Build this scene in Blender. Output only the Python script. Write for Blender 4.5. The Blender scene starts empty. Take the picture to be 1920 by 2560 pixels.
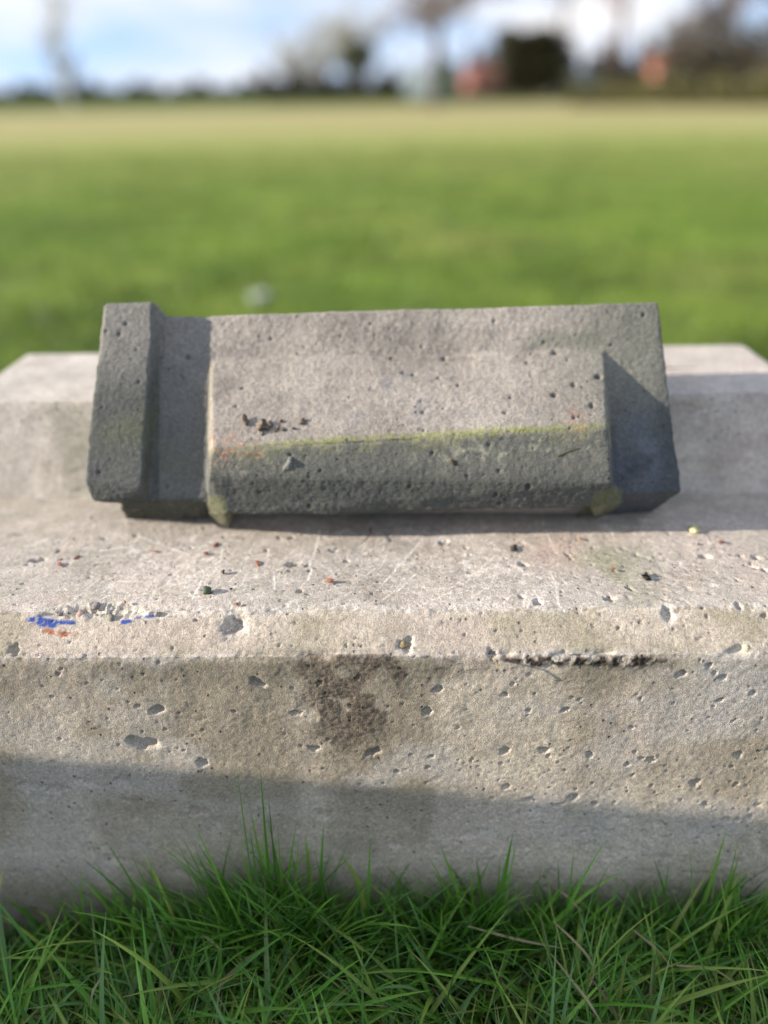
import bpy, bmesh, math, random
import numpy as np
from mathutils import Vector, Matrix
random.seed(7); rng = np.random.default_rng(7)
S = bpy.context.scene; COL = S.collection
R = math.radians

# ------------------------------------------------------------------ camera
CAM = np.array([0.0, 0.0, 0.75]); F = 1923.0
PITCH = R(28.17); ROLL = 0.019
_r0 = np.array([1.0, 0, 0]); _f0 = np.array([0, math.cos(PITCH), -math.sin(PITCH)]); _u0 = np.cross(_r0, _f0)
_u = _u0*math.cos(ROLL) + _r0*math.sin(ROLL); _r = _r0*math.cos(ROLL) - _u0*math.sin(ROLL)
cd = bpy.data.cameras.new('camera'); cam = bpy.data.objects.new('camera', cd); COL.objects.link(cam)
M = Matrix(((_r[0], _u[0], -_f0[0], CAM[0]), (_r[1], _u[1], -_f0[1], CAM[1]), (_r[2], _u[2], -_f0[2], CAM[2]), (0, 0, 0, 1)))
cam.matrix_world = M
cd.sensor_fit = 'VERTICAL'; cd.sensor_height = 34.6; cd.sensor_width = 25.95; cd.lens = 26.0
cd.clip_start = 0.02; cd.clip_end = 6000
cd.dof.use_dof = True; cd.dof.focus_distance = 0.705; cd.dof.aperture_fstop = 0.98
S.camera = cam

# ------------------------------------------------------------------ light
SUN_AZ = R(6.5); SUN_EL = R(19)          # direction the light travels: azimuth from +X to +Y
travel = Vector((math.cos(SUN_AZ)*math.cos(SUN_EL), math.sin(SUN_AZ)*math.cos(SUN_EL), -math.sin(SUN_EL)))
sl = bpy.data.lights.new('sun', 'SUN'); sl.energy = 3.75; sl.angle = R(0.53); sl.color = (1.0, 0.90, 0.78)
so = bpy.data.objects.new('sun', sl); COL.objects.link(so); so.rotation_euler = travel.to_track_quat('-Z', 'Y').to_euler()
W = bpy.data.worlds.new('World'); S.world = W; W.use_nodes = True
nt = W.node_tree; nt.nodes.clear(); N = nt.nodes.new; L = nt.links.new
sky = N('ShaderNodeTexSky'); sky.sky_type = 'NISHITA'; sky.sun_disc = False
sky.sun_elevation = SUN_EL; sky.sun_rotation = math.atan2(-travel.x, -travel.y); sky.air_density = 1.0; sky.dust_density = 0.3; sky.ozone_density = 1.5
tc = N('ShaderNodeTexCoord'); sep = N('ShaderNodeSeparateXYZ'); L(tc.outputs['Generated'], sep.inputs[0])
lf = N('ShaderNodeVectorMath'); lf.operation = 'MULTIPLY_ADD'; lf.inputs[1].default_value = (1, 1, .85); lf.inputs[2].default_value = (0, 0, .34); L(tc.outputs['Generated'], lf.inputs[0])
ln_ = N('ShaderNodeVectorMath'); ln_.operation = 'NORMALIZE'; L(lf.outputs[0], ln_.inputs[0]); L(ln_.outputs[0], sky.inputs['Vector'])
mp = N('ShaderNodeMapping'); mp.inputs['Scale'].default_value = (1.0, 1.0, 3.4); mp.inputs['Location'].default_value = (3.3, 1.1, 0.35)
L(tc.outputs['Generated'], mp.inputs[0])
cn = N('ShaderNodeTexNoise'); cn.inputs['Scale'].default_value = 3.1; cn.inputs['Detail'].default_value = 6; cn.inputs['Roughness'].default_value = 0.55
L(mp.outputs[0], cn.inputs['Vector'])
cr = N('ShaderNodeValToRGB'); cr.color_ramp.elements[0].position = 0.38; cr.color_ramp.elements[1].position = 0.68
L(cn.outputs['Fac'], cr.inputs[0])
mx = N('ShaderNodeMix'); mx.data_type = 'RGBA'; mx.inputs['B'].default_value = (3.35, 3.2, 3.1, 1)
L(cr.outputs['Color'], mx.inputs['Factor']); L(sky.outputs[0], mx.inputs['A'])
bg = N('ShaderNodeBackground'); bg.inputs['Strength'].default_value = 0.15; L(mx.outputs['Result'], bg.inputs[0])
wo = N('ShaderNodeOutputWorld'); L(bg.outputs[0], wo.inputs[0])
S.view_settings.view_transform = 'Standard'; S.view_settings.look = 'None'
S.view_settings.exposure = 1.22; S.view_settings.gamma = 1.0; S.view_settings.use_curve_mapping = False
S.cycles.use_denoising = True

GZ = -0.042
def gh(y): return GZ + max(0.0, y-11.0)*0.0103
#                           # ground level in front of and behind the block
# ------------------------------------------------------------------ helpers
def ray(px, py):                       # pixel of the 1920x2560 photograph -> direction
    d = _f0 + _r*((px-960)/F) - _u*((py-1280)/F)
    return d/np.linalg.norm(d)
def at_z(px, py, z=0.0):
    d = ray(px, py); return CAM + d*((z-CAM[2])/d[2])
def at_y(px, py, Y):
    d = ray(px, py); return CAM + d*((Y-CAM[1])/d[1])
def tag(o, label=None, cat=None, group=None, kind=None):
    if label: o['label'] = label
    if cat: o['category'] = cat
    if group: o['group'] = group
    if kind: o['kind'] = kind
    return o
def link(name, me, mat=None, parent=None):
    o = bpy.data.objects.new(name, me); COL.objects.link(o)
    if mat is not None and not me.materials: me.materials.append(mat)
    if parent is not None: o.parent = parent
    return o
def empty(name, loc=(0, 0, 0), rz=0.0):
    o = bpy.data.objects.new(name, None); COL.objects.link(o); o.location = loc; o.rotation_euler = (0, 0, rz)
    o.empty_display_size = 0.1; return o
def np_mesh(name, V, faces, col=None, smooth=True):      # faces: (n,k) int array
    me = bpy.data.meshes.new(name); V = np.asarray(V, dtype=np.float32); faces = np.asarray(faces, dtype=np.int32)
    k = faces.shape[1]
    me.vertices.add(len(V)); me.vertices.foreach_set('co', V.ravel())
    me.loops.add(faces.size); me.loops.foreach_set('vertex_index', faces.ravel())
    me.polygons.add(len(faces)); me.polygons.foreach_set('loop_start', np.arange(0, faces.size, k, dtype=np.int32))
    me.polygons.foreach_set('use_smooth', np.full(len(faces), smooth))
    me.update(calc_edges=True)
    if col is not None: set_col(me, col)
    return me
def set_col(me, col):
    a = me.color_attributes.new('Col', 'FLOAT_COLOR', 'POINT')
    c = np.ones((len(col), 4), dtype=np.float32); c[:, :3] = col; a.data.foreach_set('color', c.ravel())
def _h(ix, iy, iz, seed):
    h = (ix*374761393 + iy*668265263 + iz*2147483647 + seed*1274126177) & 0xffffffff
    h = ((h ^ (h >> 13))*1274126177) & 0xffffffff
    h = ((h ^ (h >> 16))*2246822519) & 0xffffffff
    return ((h ^ (h >> 15)) & 0xffffff)/float(0xffffff)
def vnoise(P, scale, seed=0):          # value noise in -1..1
    q = P*scale; i = np.floor(q).astype(np.int64); f = q - i; f = f*f*(3-2*f)
    out = 0
    for dx in (0, 1):
        wx = f[:, 0] if dx else 1-f[:, 0]
        for dy in (0, 1):
            wy = f[:, 1] if dy else 1-f[:, 1]
            for dz in (0, 1):
                wz = f[:, 2] if dz else 1-f[:, 2]
                out = out + wx*wy*wz*_h(i[:, 0]+dx, i[:, 1]+dy, i[:, 2]+dz, seed)
    return out*2-1
def fbm(P, scale, octv=4, seed=0, gain=0.5):
    a, t, out = 1.0, 0.0, 0
    for k in range(octv):
        out = out + a*vnoise(P + 13.7*k, scale*(2.03**k), seed+k); t += a; a *= gain
    return out/t*1.5
def sstep(a, b, x):
    t = np.clip((x-a)/(b-a), 0, 1); return t*t*(3-2*t)
def mixc(C, c, m):
    m = np.clip(m, 0, 1)[:, None]; return C*(1-m) + np.asarray(c)*m

# ------------------------------------------------------------------ materials
def new_mat(name):
    m = bpy.data.materials.new(name); m.use_nodes = True; t = m.node_tree
    return m, t, t.nodes.new, t.links.new, t.nodes['Principled BSDF']
def mat_mineral(name, grain=900, var=0.35, bump=0.0006, void=True, rough=0.92, coarse=120, vdens=0.12):
    m, t, n, l, p = new_mat(name)
    p.inputs['Roughness'].default_value = rough; p.inputs['Specular IOR Level'].default_value = 0.25
    a = n('ShaderNodeAttribute'); a.attribute_name = 'Col'
    tc = n('ShaderNodeTexCoord')
    n1 = n('ShaderNodeTexNoise'); n1.inputs['Scale'].default_value = grain; n1.inputs['Detail'].default_value = 3; n1.inputs['Roughness'].default_value = .7
    n2 = n('ShaderNodeTexNoise'); n2.inputs['Scale'].default_value = coarse; n2.inputs['Detail'].default_value = 6; n2.inputs['Roughness'].default_value = .65
    l(tc.outputs['Object'], n1.inputs['Vector']); l(tc.outputs['Object'], n2.inputs['Vector'])
    mr = n('ShaderNodeMapRange'); mr.inputs['From Min'].default_value = .3; mr.inputs['From Max'].default_value = .7
    mr.inputs['To Min'].default_value = 1-var; mr.inputs['To Max'].default_value = 1+var; l(n1.outputs['Fac'], mr.inputs[0])
    mr2 = n('ShaderNodeMapRange'); mr2.inputs['From Min'].default_value = .3; mr2.inputs['From Max'].default_value = .7
    mr2.inputs['To Min'].default_value = 1-var*.6; mr2.inputs['To Max'].default_value = 1+var*.6; l(n2.outputs['Fac'], mr2.inputs[0])
    mu = n('ShaderNodeMath'); mu.operation = 'MULTIPLY'; l(mr.outputs[0], mu.inputs[0]); l(mr2.outputs[0], mu.inputs[1])
    last = mu.outputs[0]
    ad = n('ShaderNodeMath'); ad.operation = 'ADD'; l(n1.outputs['Fac'], ad.inputs[0]); l(n2.outputs['Fac'], ad.inputs[1])
    hgt = ad.outputs[0]
    if void:
        v = n('ShaderNodeTexVoronoi'); v.inputs['Scale'].default_value = 150; l(tc.outputs['Object'], v.inputs['Vector'])
        sc = n('ShaderNodeSeparateColor'); l(v.outputs['Color'], sc.inputs[0])
        lt = n('ShaderNodeMath'); lt.operation = 'LESS_THAN'; lt.inputs[1].default_value = vdens; l(sc.outputs[0], lt.inputs[0])
        rr = n('ShaderNodeMapRange'); rr.inputs['From Min'].default_value = .10; rr.inputs['From Max'].default_value = .24
        rr.inputs['To Min'].default_value = 1; rr.inputs['To Max'].default_value = 0; l(v.outputs['Distance'], rr.inputs[0])
        hole = n('ShaderNodeMath'); hole.operation = 'MULTIPLY'; l(lt.outputs[0], hole.inputs[0]); l(rr.outputs[0], hole.inputs[1])
        inv = n('ShaderNodeMath'); inv.operation = 'MULTIPLY_ADD'; inv.inputs[1].default_value = -.55; inv.inputs[2].default_value = 1; l(hole.outputs[0], inv.inputs[0])
        m3 = n('ShaderNodeMath'); m3.operation = 'MULTIPLY'; l(last, m3.inputs[0]); l(inv.outputs[0], m3.inputs[1]); last = m3.outputs[0]
        s3 = n('ShaderNodeMath'); s3.operation = 'MULTIPLY_ADD'; s3.inputs[1].default_value = -1.6; l(hole.outputs[0], s3.inputs[0]); l(hgt, s3.inputs[2]); hgt = s3.outputs[0]
    vm = n('ShaderNodeVectorMath'); vm.operation = 'SCALE'; l(a.outputs['Color'], vm.inputs[0]); l(last, vm.inputs['Scale'])
    l(vm.outputs[0], p.inputs['Base Color'])
    b = n('ShaderNodeBump'); b.inputs['Strength'].default_value = 1.0; b.inputs['Distance'].default_value = bump
    l(hgt, b.inputs['Height']); l(b.outputs[0], p.inputs['Normal'])
    return m
MAT_BLOCK = mat_mineral('cast_concrete', grain=800, var=.42, bump=.0014, coarse=260)
MAT_STONE = mat_mineral('weathered_stone', grain=620, var=.34, bump=.0011, vdens=.07, coarse=240)
MAT_FARBLOCK = MAT_BLOCK
def mat_blade(name, trans=0.35):
    m, t, n, l, p = new_mat(name)
    a = n('ShaderNodeAttribute'); a.attribute_name = 'Col'
    l(a.outputs['Color'], p.inputs['Base Color']); p.inputs['Roughness'].default_value = .42; p.inputs['Specular IOR Level'].default_value = .4
    tr = n('ShaderNodeBsdfTranslucent'); l(a.outputs['Color'], tr.inputs[0])
    ms = n('ShaderNodeMixShader'); ms.inputs[0].default_value = trans
    l(p.outputs[0], ms.inputs[1]); l(tr.outputs[0], ms.inputs[2]); l(ms.outputs[0], t.nodes['Material Output'].inputs['Surface'])
    return m
MAT_BLADE = mat_blade('grass_blade')
def mat_plain(name, c, rough=.8, var=.25, scale=300, bump=.0004):
    m, t, n, l, p = new_mat(name)
    tc = n('ShaderNodeTexCoord'); n1 = n('ShaderNodeTexNoise'); n1.inputs['Scale'].default_value = scale; n1.inputs['Detail'].default_value = 4
    l(tc.outputs['Object'], n1.inputs['Vector'])
    mr = n('ShaderNodeMapRange'); mr.inputs['From Min'].default_value = .3; mr.inputs['From Max'].default_value = .7
    mr.inputs['To Min'].default_value = 1-var; mr.inputs['To Max'].default_value = 1+var; l(n1.outputs['Fac'], mr.inputs[0])
    vm = n('ShaderNodeVectorMath'); vm.operation = 'SCALE'; vm.inputs[0].default_value = c; l(mr.outputs[0], vm.inputs['Scale'])
    l(vm.outputs[0], p.inputs['Base Color']); p.inputs['Roughness'].default_value = rough
    b = n('ShaderNodeBump'); b.inputs['Distance'].default_value = bump; l(n1.outputs['Fac'], b.inputs['Height']); l(b.outputs[0], p.inputs['Normal'])
    return m

# ------------------------------------------------------------------ ground: one sheet to the horizon
def mat_field():
    m, t, n, l, p = new_mat('field_turf')
    p.inputs['Roughness'].default_value = .95; p.inputs['Specular IOR Level'].default_value = .1
    tc = n('ShaderNodeTexCoord'); sp = n('ShaderNodeSeparateXYZ'); l(tc.outputs['Object'], sp.inputs[0])
    def noise(s, d=4, rough=.6, sc=(1, 1, 1)):
        mp = n('ShaderNodeMapping'); mp.inputs['Scale'].default_value = sc; l(tc.outputs['Object'], mp.inputs[0])
        x = n('ShaderNodeTexNoise'); x.inputs['Scale'].default_value = s; x.inputs['Detail'].default_value = d; x.inputs['Roughness'].default_value = rough
        l(mp.outputs[0], x.inputs['Vector']); return x.outputs['Fac']
    def ramp(inp, a, b):
        r = n('ShaderNodeMapRange'); r.interpolation_type = 'SMOOTHSTEP'; r.inputs['From Min'].default_value = a; r.inputs['From Max'].default_value = b; l(inp, r.inputs[0]); return r.outputs[0]
    def mix(f, a, b):
        x = n('ShaderNodeMix'); x.data_type = 'RGBA'; l(f, x.inputs['Factor'])
        for k, v in (('A', a), ('B', b)):
            if isinstance(v, tuple): x.inputs[k].default_value = (*v, 1)
            else: l(v, x.inputs[k])
        return x.outputs['Result']
    def math2(op, a, b):
        x = n('ShaderNodeMath'); x.operation = op
        for k, v in enumerate((a, b)):
            if isinstance(v, (int, float)): x.inputs[k].default_value = v
            else: l(v, x.inputs[k])
        return x.outputs[0]
    g1 = mix(ramp(noise(1.6, 5), .42, .58), (.12, .20, .03), (.25, .33, .055))
    g2 = mix(ramp(noise(.45, 3), .45, .68), g1, (.13, .22, .035))
    g2 = mix(ramp(noise(.28, 3), .50, .72), g2, (.34, .32, .11))      # scattered yellowing patches
    yy = math2('ADD', sp.outputs[1], math2('MULTIPLY', math2('SUBTRACT', noise(.12, 3), .5), 9.0))
    pale = ramp(yy, 5.0, 17.0)
    g3 = mix(math2('MULTIPLY', pale, .75), g2, (.36, .37, .12))
    tan = math2('MULTIPLY', ramp(yy, 14.0, 30.0), math2('SUBTRACT', 1.0, ramp(yy, 48.0, 62.0)))
    g4 = mix(math2('MULTIPLY', tan, .68), g3, (.47, .39, .21))
    far = ramp(yy, 48.0, 60.0)
    g5 = mix(far, g4, (.12, .16, .05))
    soil = mix(ramp(noise(60, 5), .4, .6), (.035, .03, .018), (.03, .05, .012))
    near = math2('SUBTRACT', 1.0, ramp(sp.outputs[1], .9, 1.4))
    g6 = mix(near, g5, soil)
    l(g6, p.inputs['Base Color'])
    b = n('ShaderNodeBump'); b.inputs['Distance'].default_value = .03; l(noise(40, 5), b.inputs['Height']); l(b.outputs[0], p.inputs['Normal'])
    return m
me = bpy.data.meshes.new('field'); bm = bmesh.new()
xs = [-2500, -300, -40, -8, -2, 0, 2, 8, 40, 300, 2500]; ys = [-400, -40, -4, 0, 1, 3, 8, 11, 12.5, 15, 20, 60, 200, 900, 4500]
vs = [[bm.verts.new((x, y, gh(y)-GZ)) for x in xs] for y in ys]
for j in range(len(ys)-1):
    for i in range(len(xs)-1): bm.faces.new((vs[j][i], vs[j][i+1], vs[j+1][i+1], vs[j+1][i]))
bm.to_mesh(me); bm.free()
gf = tag(link('field', me, mat_field()), kind='structure'); gf.location.z = GZ

# ------------------------------------------------------------------ the stepped concrete block
YAW = -0.02; EX = np.array([math.cos(YAW), math.sin(YAW), 0]); EY = np.array([-math.sin(YAW), math.cos(YAW), 0])
# profile from the ground up: (distance behind the front foot line, height)
T0 = 0.5175
PROF = [(-0.005, -0.08), (0.0, 0.0), (0.020, 0.318), (0.0501, 0.3481), (0.2715, 0.3485), (0.2915, 0.4603), (0.3840, 0.4605)]
HXC = -0.018; HX0 = 0.762            # centre and half length of the foot
SEG = []
q = 0.0
for (a, b) in zip(PROF[:-1], PROF[1:]):
    ln = math.hypot(b[0]-a[0], b[1]-a[1]); SEG.append((q, q+ln, a, b)); q += ln
QTOT = q
def block_pick(px, py):               # pixel -> (x, q) on the front side of the block
    d = ray(px, py); o = CAM
    best = None
    oy, oz, ox = o @ EY - T0, o[2], o @ EX; dy, dz, dx = d @ EY, d[2], d @ EX
    for (q0, q1, a, b) in SEG[1:]:
        ty, tz = b[0]-a[0], b[1]-a[1]
        den = dy*tz - dz*ty
        if abs(den) < 1e-9: continue
        k = ((a[0]-oy)*tz - (a[1]-oz)*ty)/den
        yy, zz = oy+k*dy, oz+k*dz
        f = ((yy-a[0])*ty + (zz-a[1])*tz)/(ty*ty+tz*tz)
        if -0.02 <= f <= 1.02 and k > 0 and (best is None or k < best[0]): best = (k, ox+k*dx, q0+f*(q1-q0))
    return (best[1], best[2], best[0]) if best else None
def block_point(x, q):
    for (q0, q1, a, b) in SEG:
        if q <= q1 or (q0, q1, a, b) == SEG[-1]:
            f = (q-q0)/(q1-q0); t = a[0]+f*(b[0]-a[0]); z = a[1]+f*(b[1]-a[1]); return EX*x + EY*(T0+t) + np.array([0, 0, z])

def build_block(dense):
    stp = 0.00135 if dense else 0.012
    qs = []
    for k, (q0, q1, a, b) in enumerate(SEG):
        st = stp if 1 <= k <= 4 else (stp*1.6 if k == 5 else 0.03)
        n = max(2, int(round((q1-q0)/st))); qs += list(np.linspace(q0, q1, n, endpoint=False))
    qs.append(QTOT); qs = np.array(qs)
    ts = np.interp(qs, [0]+[s[1] for s in SEG], [p[0] for p in PROF]); zs = np.interp(qs, [0]+[s[1] for s in SEG], [p[1] for p in PROF])
    # x fractions along the front (-1..1)
    core = 0.60 if dense else 0.9
    fr = np.concatenate([np.linspace(-1, -core, 30 if dense else 4, endpoint=False), np.linspace(-core, core, int(2*core*HX0/stp)), np.linspace(core, 1, 31 if dense else 5)[1:]])
    nf = len(fr); ns = 50 if dense else 14; nb = 110 if dense else 30
    D = 2*(PROF[-1][0])
    P = []; Nn = []
    sl = [(b[0]-a[0], b[1]-a[1]) for (_, _, a, b) in SEG]
    nq = np.zeros((len(qs), 2))
    for i, qv in enumerate(qs):
        acc = np.zeros(2)
        for k, (q0, q1, a, b) in enumerate(SEG):
            if q0-0.0025 <= qv <= q1+0.0025:
                ln = q1-q0; w = min(1, max(0.0, (0.0025+min(qv-q0, q1-qv))/0.0025*.5+.0)); acc += np.array([sl[k][1], -sl[k][0]])/ln*max(w, .02)
        nq[i] = acc/np.linalg.norm(acc)      # outward: (towards front, up) as (n_t, n_z) with n_t measured along -t
    cols = nf + ns + nb + ns
    X = np.zeros((len(qs), cols)); T = np.zeros_like(X); NX = np.zeros_like(X); NT = np.zeros_like(X)
    for i, t in enumerate(ts):
        tt = min(t, D/2-0.0005)
        hx = HX0 - tt; sd = np.linspace(0, 1, ns+2)[1:-1]
        X[i] = np.concatenate([HXC+fr*hx, np.full(ns, HXC+hx), HXC+np.linspace(1, -1, nb)*hx, np.full(ns, HXC-hx)])
        T[i] = np.concatenate([np.full(nf, tt), tt+sd*(D-2*tt), np.full(nb, D-tt), D-tt-sd*(D-2*tt)])
    NX[:] = np.concatenate([np.zeros(nf), np.ones(ns), np.zeros(nb), -np.ones(ns)]); NT[:] = np.concatenate([-np.ones(nf), np.zeros(ns), np.ones(nb), np.zeros(ns)])
    Z = np.repeat(zs[:, None], cols, 1); Q = np.repeat(qs[:, None], cols, 1)
    n_t = nq[:, 0][:, None]; n_z = -nq[:, 1][:, None]*-1
    nz = np.repeat(-nq[:, 1][:, None], cols, 1)
    # nq = (dz, -dt)/len  -> outward horizontal component dz, vertical component +dt
    NH = np.repeat(nq[:, 0][:, None], cols, 1); NZ = np.repeat(-nq[:, 1][:, None], cols, 1)
    pos = np.stack([X, T, Z], -1).reshape(-1, 3)
    nor = np.stack([NX*NH, NT*NH, NZ], -1).reshape(-1, 3)
    ni, nj = X.shape
    idx = np.arange(ni*nj).reshape(ni, nj); a = idx[:-1, :]; b = np.roll(idx, -1, 1)[:-1, :]; c = np.roll(idx, -1, 1)[1:, :]; d = idx[1:, :]
    faces = np.stack([a, b, c, d], -1).reshape(-1, 4)
    return pos, nor, faces, Q.reshape(-1), (ni, nj, nf, fr, qs)

pos, nor, faces, Q, (ni, nj, nf, fr, qs) = build_block(True)
X = pos[:, 0].copy()
front = (np.tile(np.arange(nj), ni) < nf)
QE = [s[1] for s in SEG]              # q of: ground, front top edge, chamfer top, ledge back, riser top
qg, qf, qc, ql, qr = QE[0], QE[1], QE[2], QE[3], QE[4]
disp = fbm(pos, 9, 3, 11)*.0016 + fbm(pos, 60, 3, 5)*.00035 + fbm(pos, 260, 2, 9)*.00022
# worn, crumbly arrises
ed = np.exp(-((Q-qf)/.0045)**2) + np.exp(-((Q-qc)/.006)**2) + .5*np.exp(-((Q-qr)/.005)**2)
crumb = fbm(pos, 190, 3, 21, .7)
disp += -ed*.0014 + ed*crumb*.0007 - ed*np.clip(fbm(pos, 28, 2, 31)-.25, 0, 1)*.006
# weathered, coarser right-hand end of the ledge and rough lower right of the face
rr_ = sstep(.10, .30, X)*(Q > qc)*(Q < ql)
disp += rr_*(-np.clip(fbm(pos*np.array([1, 2.0, 1]), 110, 2, 41)-.25, 0, 1)*.0022)
lr = sstep(.0, .2, X)*sstep(.03, .10, Q)*(1-sstep(.17, .23, Q))*(Q < qf)
disp += lr*(-np.clip(fbm(pos, 80, 3, 43)-.22, 0, 1)*.0024)
disp *= front*.85+.15
# base colour
C = np.tile(np.array([.43, .385, .33]), (len(pos), 1))
big = fbm(pos, 6, 4, 51); mid = fbm(pos, 22, 4, 52); fine = fbm(pos, 140, 3, 53)
facem = (Q < qf)
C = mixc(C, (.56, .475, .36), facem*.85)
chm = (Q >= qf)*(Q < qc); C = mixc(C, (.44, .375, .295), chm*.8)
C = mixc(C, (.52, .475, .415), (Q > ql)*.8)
C *= (1 + big*.12 + mid*.14 + fine*.17)[:, None]
C = mixc(C, (.33, .265, .20), sstep(.1, .7, fbm(pos, 42, 4, 59))*.30)
C = mixc(C, (.52, .43, .37), sstep(.1, .6, fbm(pos, 9, 3, 60))*.35)
led = (Q >= qc)*(Q < ql)
C = mixc(C, (.30, .285, .235), led*sstep(.05, .55, mid)*.55)
C = mixc(C, (.52, .47, .42), led*sstep(.1, .6, fbm(pos*np.array([1, 2.5, 1]), 30, 4, 57))*.55)
# vertical olive-brown stain bands on the face and along the chamfer
band = fbm(np.stack([X, X*0, X*0], -1), 11, 3, 61)
down = sstep(.10, .27, Q)*facem
C = mixc(C, (.21, .175, .12), down*sstep(-.25, .5, band)*.62)
C = mixc(C, (.20, .18, .13), facem*np.exp(-((Q-qf+.012)/.022)**2)*sstep(-.5, .2, fbm(pos, 30, 3, 63))*.6)
C = mixc(C, (.30, .265, .175), chm*sstep(-.1, .5, fbm(pos, 14, 3, 64))*.6)
C = mixc(C, (.54, .49, .43), facem*sstep(.15, .6, fbm(pos*np.array([.7, 1, 1.2]), 13, 4, 66))*.5)
C = mixc(C, (.52, .475, .42), facem*sstep(.18, .30, X)*sstep(.0, .5, fbm(pos, 10, 4, 67))*.6)
C = mixc(C, (.52, .475, .43), facem*(1-sstep(.05, .17, Q))*.6)
# crumbled arrises show pale fresh mortar
C = mixc(C, (.56, .51, .45), np.clip(ed, 0, 1)*sstep(-.5, .4, crumb+.5*fbm(pos, 25, 3, 58))*.7)
C = mixc(C, (.22, .19, .14), np.clip(ed, 0, 1)*sstep(.2, .8, -crumb-.3*mid)*.5)

fx_cols = pos.reshape(ni, nj, 3)
qrow = qs
def window(x, q, r):
    i0 = np.searchsorted(qrow, q-r); i1 = np.searchsorted(qrow, q+r)
    im = min(max((i0+i1)//2, 0), ni-1)
    rowx = fx_cols[im, :nf, 0]
    j0 = np.searchsorted(rowx, x-r*1.1); j1 = np.searchsorted(rowx, x+r*1.1)
    if i1 <= i0 or j1 <= j0: return None
    ii = np.arange(i0, i1); jj = np.arange(j0, j1)
    return (ii[:, None]*nj + jj[None, :]).ravel()
def pit(x, q, rx, ry, depth, seed=0, rough=0.25, pale=.5, rot=0.0, flat=.5):
    r = max(rx, ry)*1.7; w = window(x, q, r)
    if w is None: return
    dx = X[w]-x; dq = Q[w]-q
    ca, sa = math.cos(rot), math.sin(rot)
    a = (dx*ca+dq*sa)/rx; b = (-dx*sa+dq*ca)/ry
    rad = np.sqrt(a*a+b*b); ang = np.arctan2(b, a)
    rs = np.random.default_rng(seed+int(abs(x)*1e5)+int(q*1e5))
    k = 1 + rough*sum(rs.uniform(-.5, .5)*np.sin(m*ang+rs.uniform(0, 6.28)) for m in (1, 2, 3, 5))
    rad = rad/k
    m = 1-sstep(flat, 1.0, rad)
    disp[w] -= depth*m
    C[w] = mixc(C[w], (.50, .46, .40), pale*(1-sstep(.85, 1.15, rad))*(.6+.4*rs.random()))
    rim = np.exp(-((rad-1.12)/.14)**2)
    C[w] = mixc(C[w], (.55, .51, .46), rim*.15)
def pits_px(lst, ox, oy, k, depth=.55):
    for e in lst:
        cx, cy, rx = e[:3]; ry = e[3] if len(e) > 3 else rx
        p = block_pick(ox+cx*k, oy+cy*k)
        if not p: continue
        x, qv, dist = p; rr = rx*k/F*dist*.97
        stretch = 1.0
        if qv > qc: stretch = 2.0
        ryw = min(max(ry*k/F*dist*stretch, rr*.45), rr*1.3)
        pit(x, qv, max(rr, .0016), max(ryw, .0016), min(.0065, max(rr, .0016)*depth*1.5), pale=.35 if rr > .004 else .1, rough=.42, rot=(e[4] if len(e) > 4 else 0))
c4 = .5787
pits_px([(60, 660, 25, 26), (680, 922, 34, 24, .3), (875, 1152, 26, 24), (1110, 805, 42, 22, -.3), (620, 1073, 66, 38, -.15), (1010, 930, 13, 9), (1280, 940, 28, 11), (1360, 1095, 26, 14),
         (1610, 1110, 38, 20, .5), (1262, 830, 9), (1382, 806, 13), (1543, 788, 11), (1262, 298, 38, 12, .25), (1295, 412, 17, 9, .4), (160, 280, 38, 11), (1440, 238, 22, 9), (1496, 280, 15, 7),
         (257, 240, 14, 6), (100, 170, 18, 8), (970, 178, 11, 6), (1257, 183, 16, 7), (1150, 237, 12, 6), (1034, 466, 11, 6), (285, 302, 14, 8), (100, 380, 9, 4), (257, 768, 6), (185, 824, 5), (228, 868, 5),
         (507, 837, 7), (375, 810, 6), (283, 590, 7), (75, 610, 6), (158, 688, 6), (685, 722, 8), (517, 728, 6), (833, 1038, 7), (230, 1152, 10), (605, 1190, 8), (300, 632, 5), (172, 645, 5), (575, 612, 4), (742, 655, 4), (450, 188, 14, 5), (1250, 325, 11, 5), (825, 225, 10, 5), (388, 352, 7, 4)], 0, 1240, c4)
pits_px([(235, 835, 26, 18, .4), (187, 935, 24, 24), (523, 860, 17, 15), (1285, 770, 24, 17, .3), (1460, 785, 22, 13), (1590, 853, 15), (525, 1102, 24, 22), (690, 1098, 30, 14), (890, 1118, 15, 19), (1148, 1138, 22, 15),
         (1112, 1130, 13, 9), (1530, 1118, 18, 18), (625, 928, 13, 12), (780, 925, 22, 8, .7), (1450, 885, 16, 8, .4), (1425, 912, 8), (320, 1003, 8), (205, 1125, 15, 9), (190, 1170, 13, 9), (58, 1192, 15, 11), (1083, 1103, 9),
         (1050, 1160, 13, 9), (465, 685, 19, 17), (1535, 470, 18, 16), (600, 295, 28, 10, -.5), (255, 197, 24, 10), (793, 250, 15, 7), (1385, 263, 28, 10), (970, 438, 26, 12), (665, 455, 22, 12),
         (595, 435, 15, 8), (1060, 393, 18, 6, -.5), (595, 580, 9), (580, 607, 7), (423, 507, 8, 10), (330, 537, 6), (1395, 520, 10, 11), (1150, 548, 7), (1250, 575, 7), (1405, 590, 7), (940, 516, 7), (655, 590, 5),
         (1605, 265, 20, 8), (1540, 262, 12, 6), (1596, 310, 22, 6, -.4), (1640, 320, 16, 6, -.4), (1365, 708, 8), (1090, 856, 6), (573, 790, 6), (842, 880, 5), (812, 872, 9, 7), (1405, 960, 6), (95, 775, 6), (70, 745, 7), (1645, 515, 16, 12), (305, 678, 4)], 960, 1240, c4)
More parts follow.
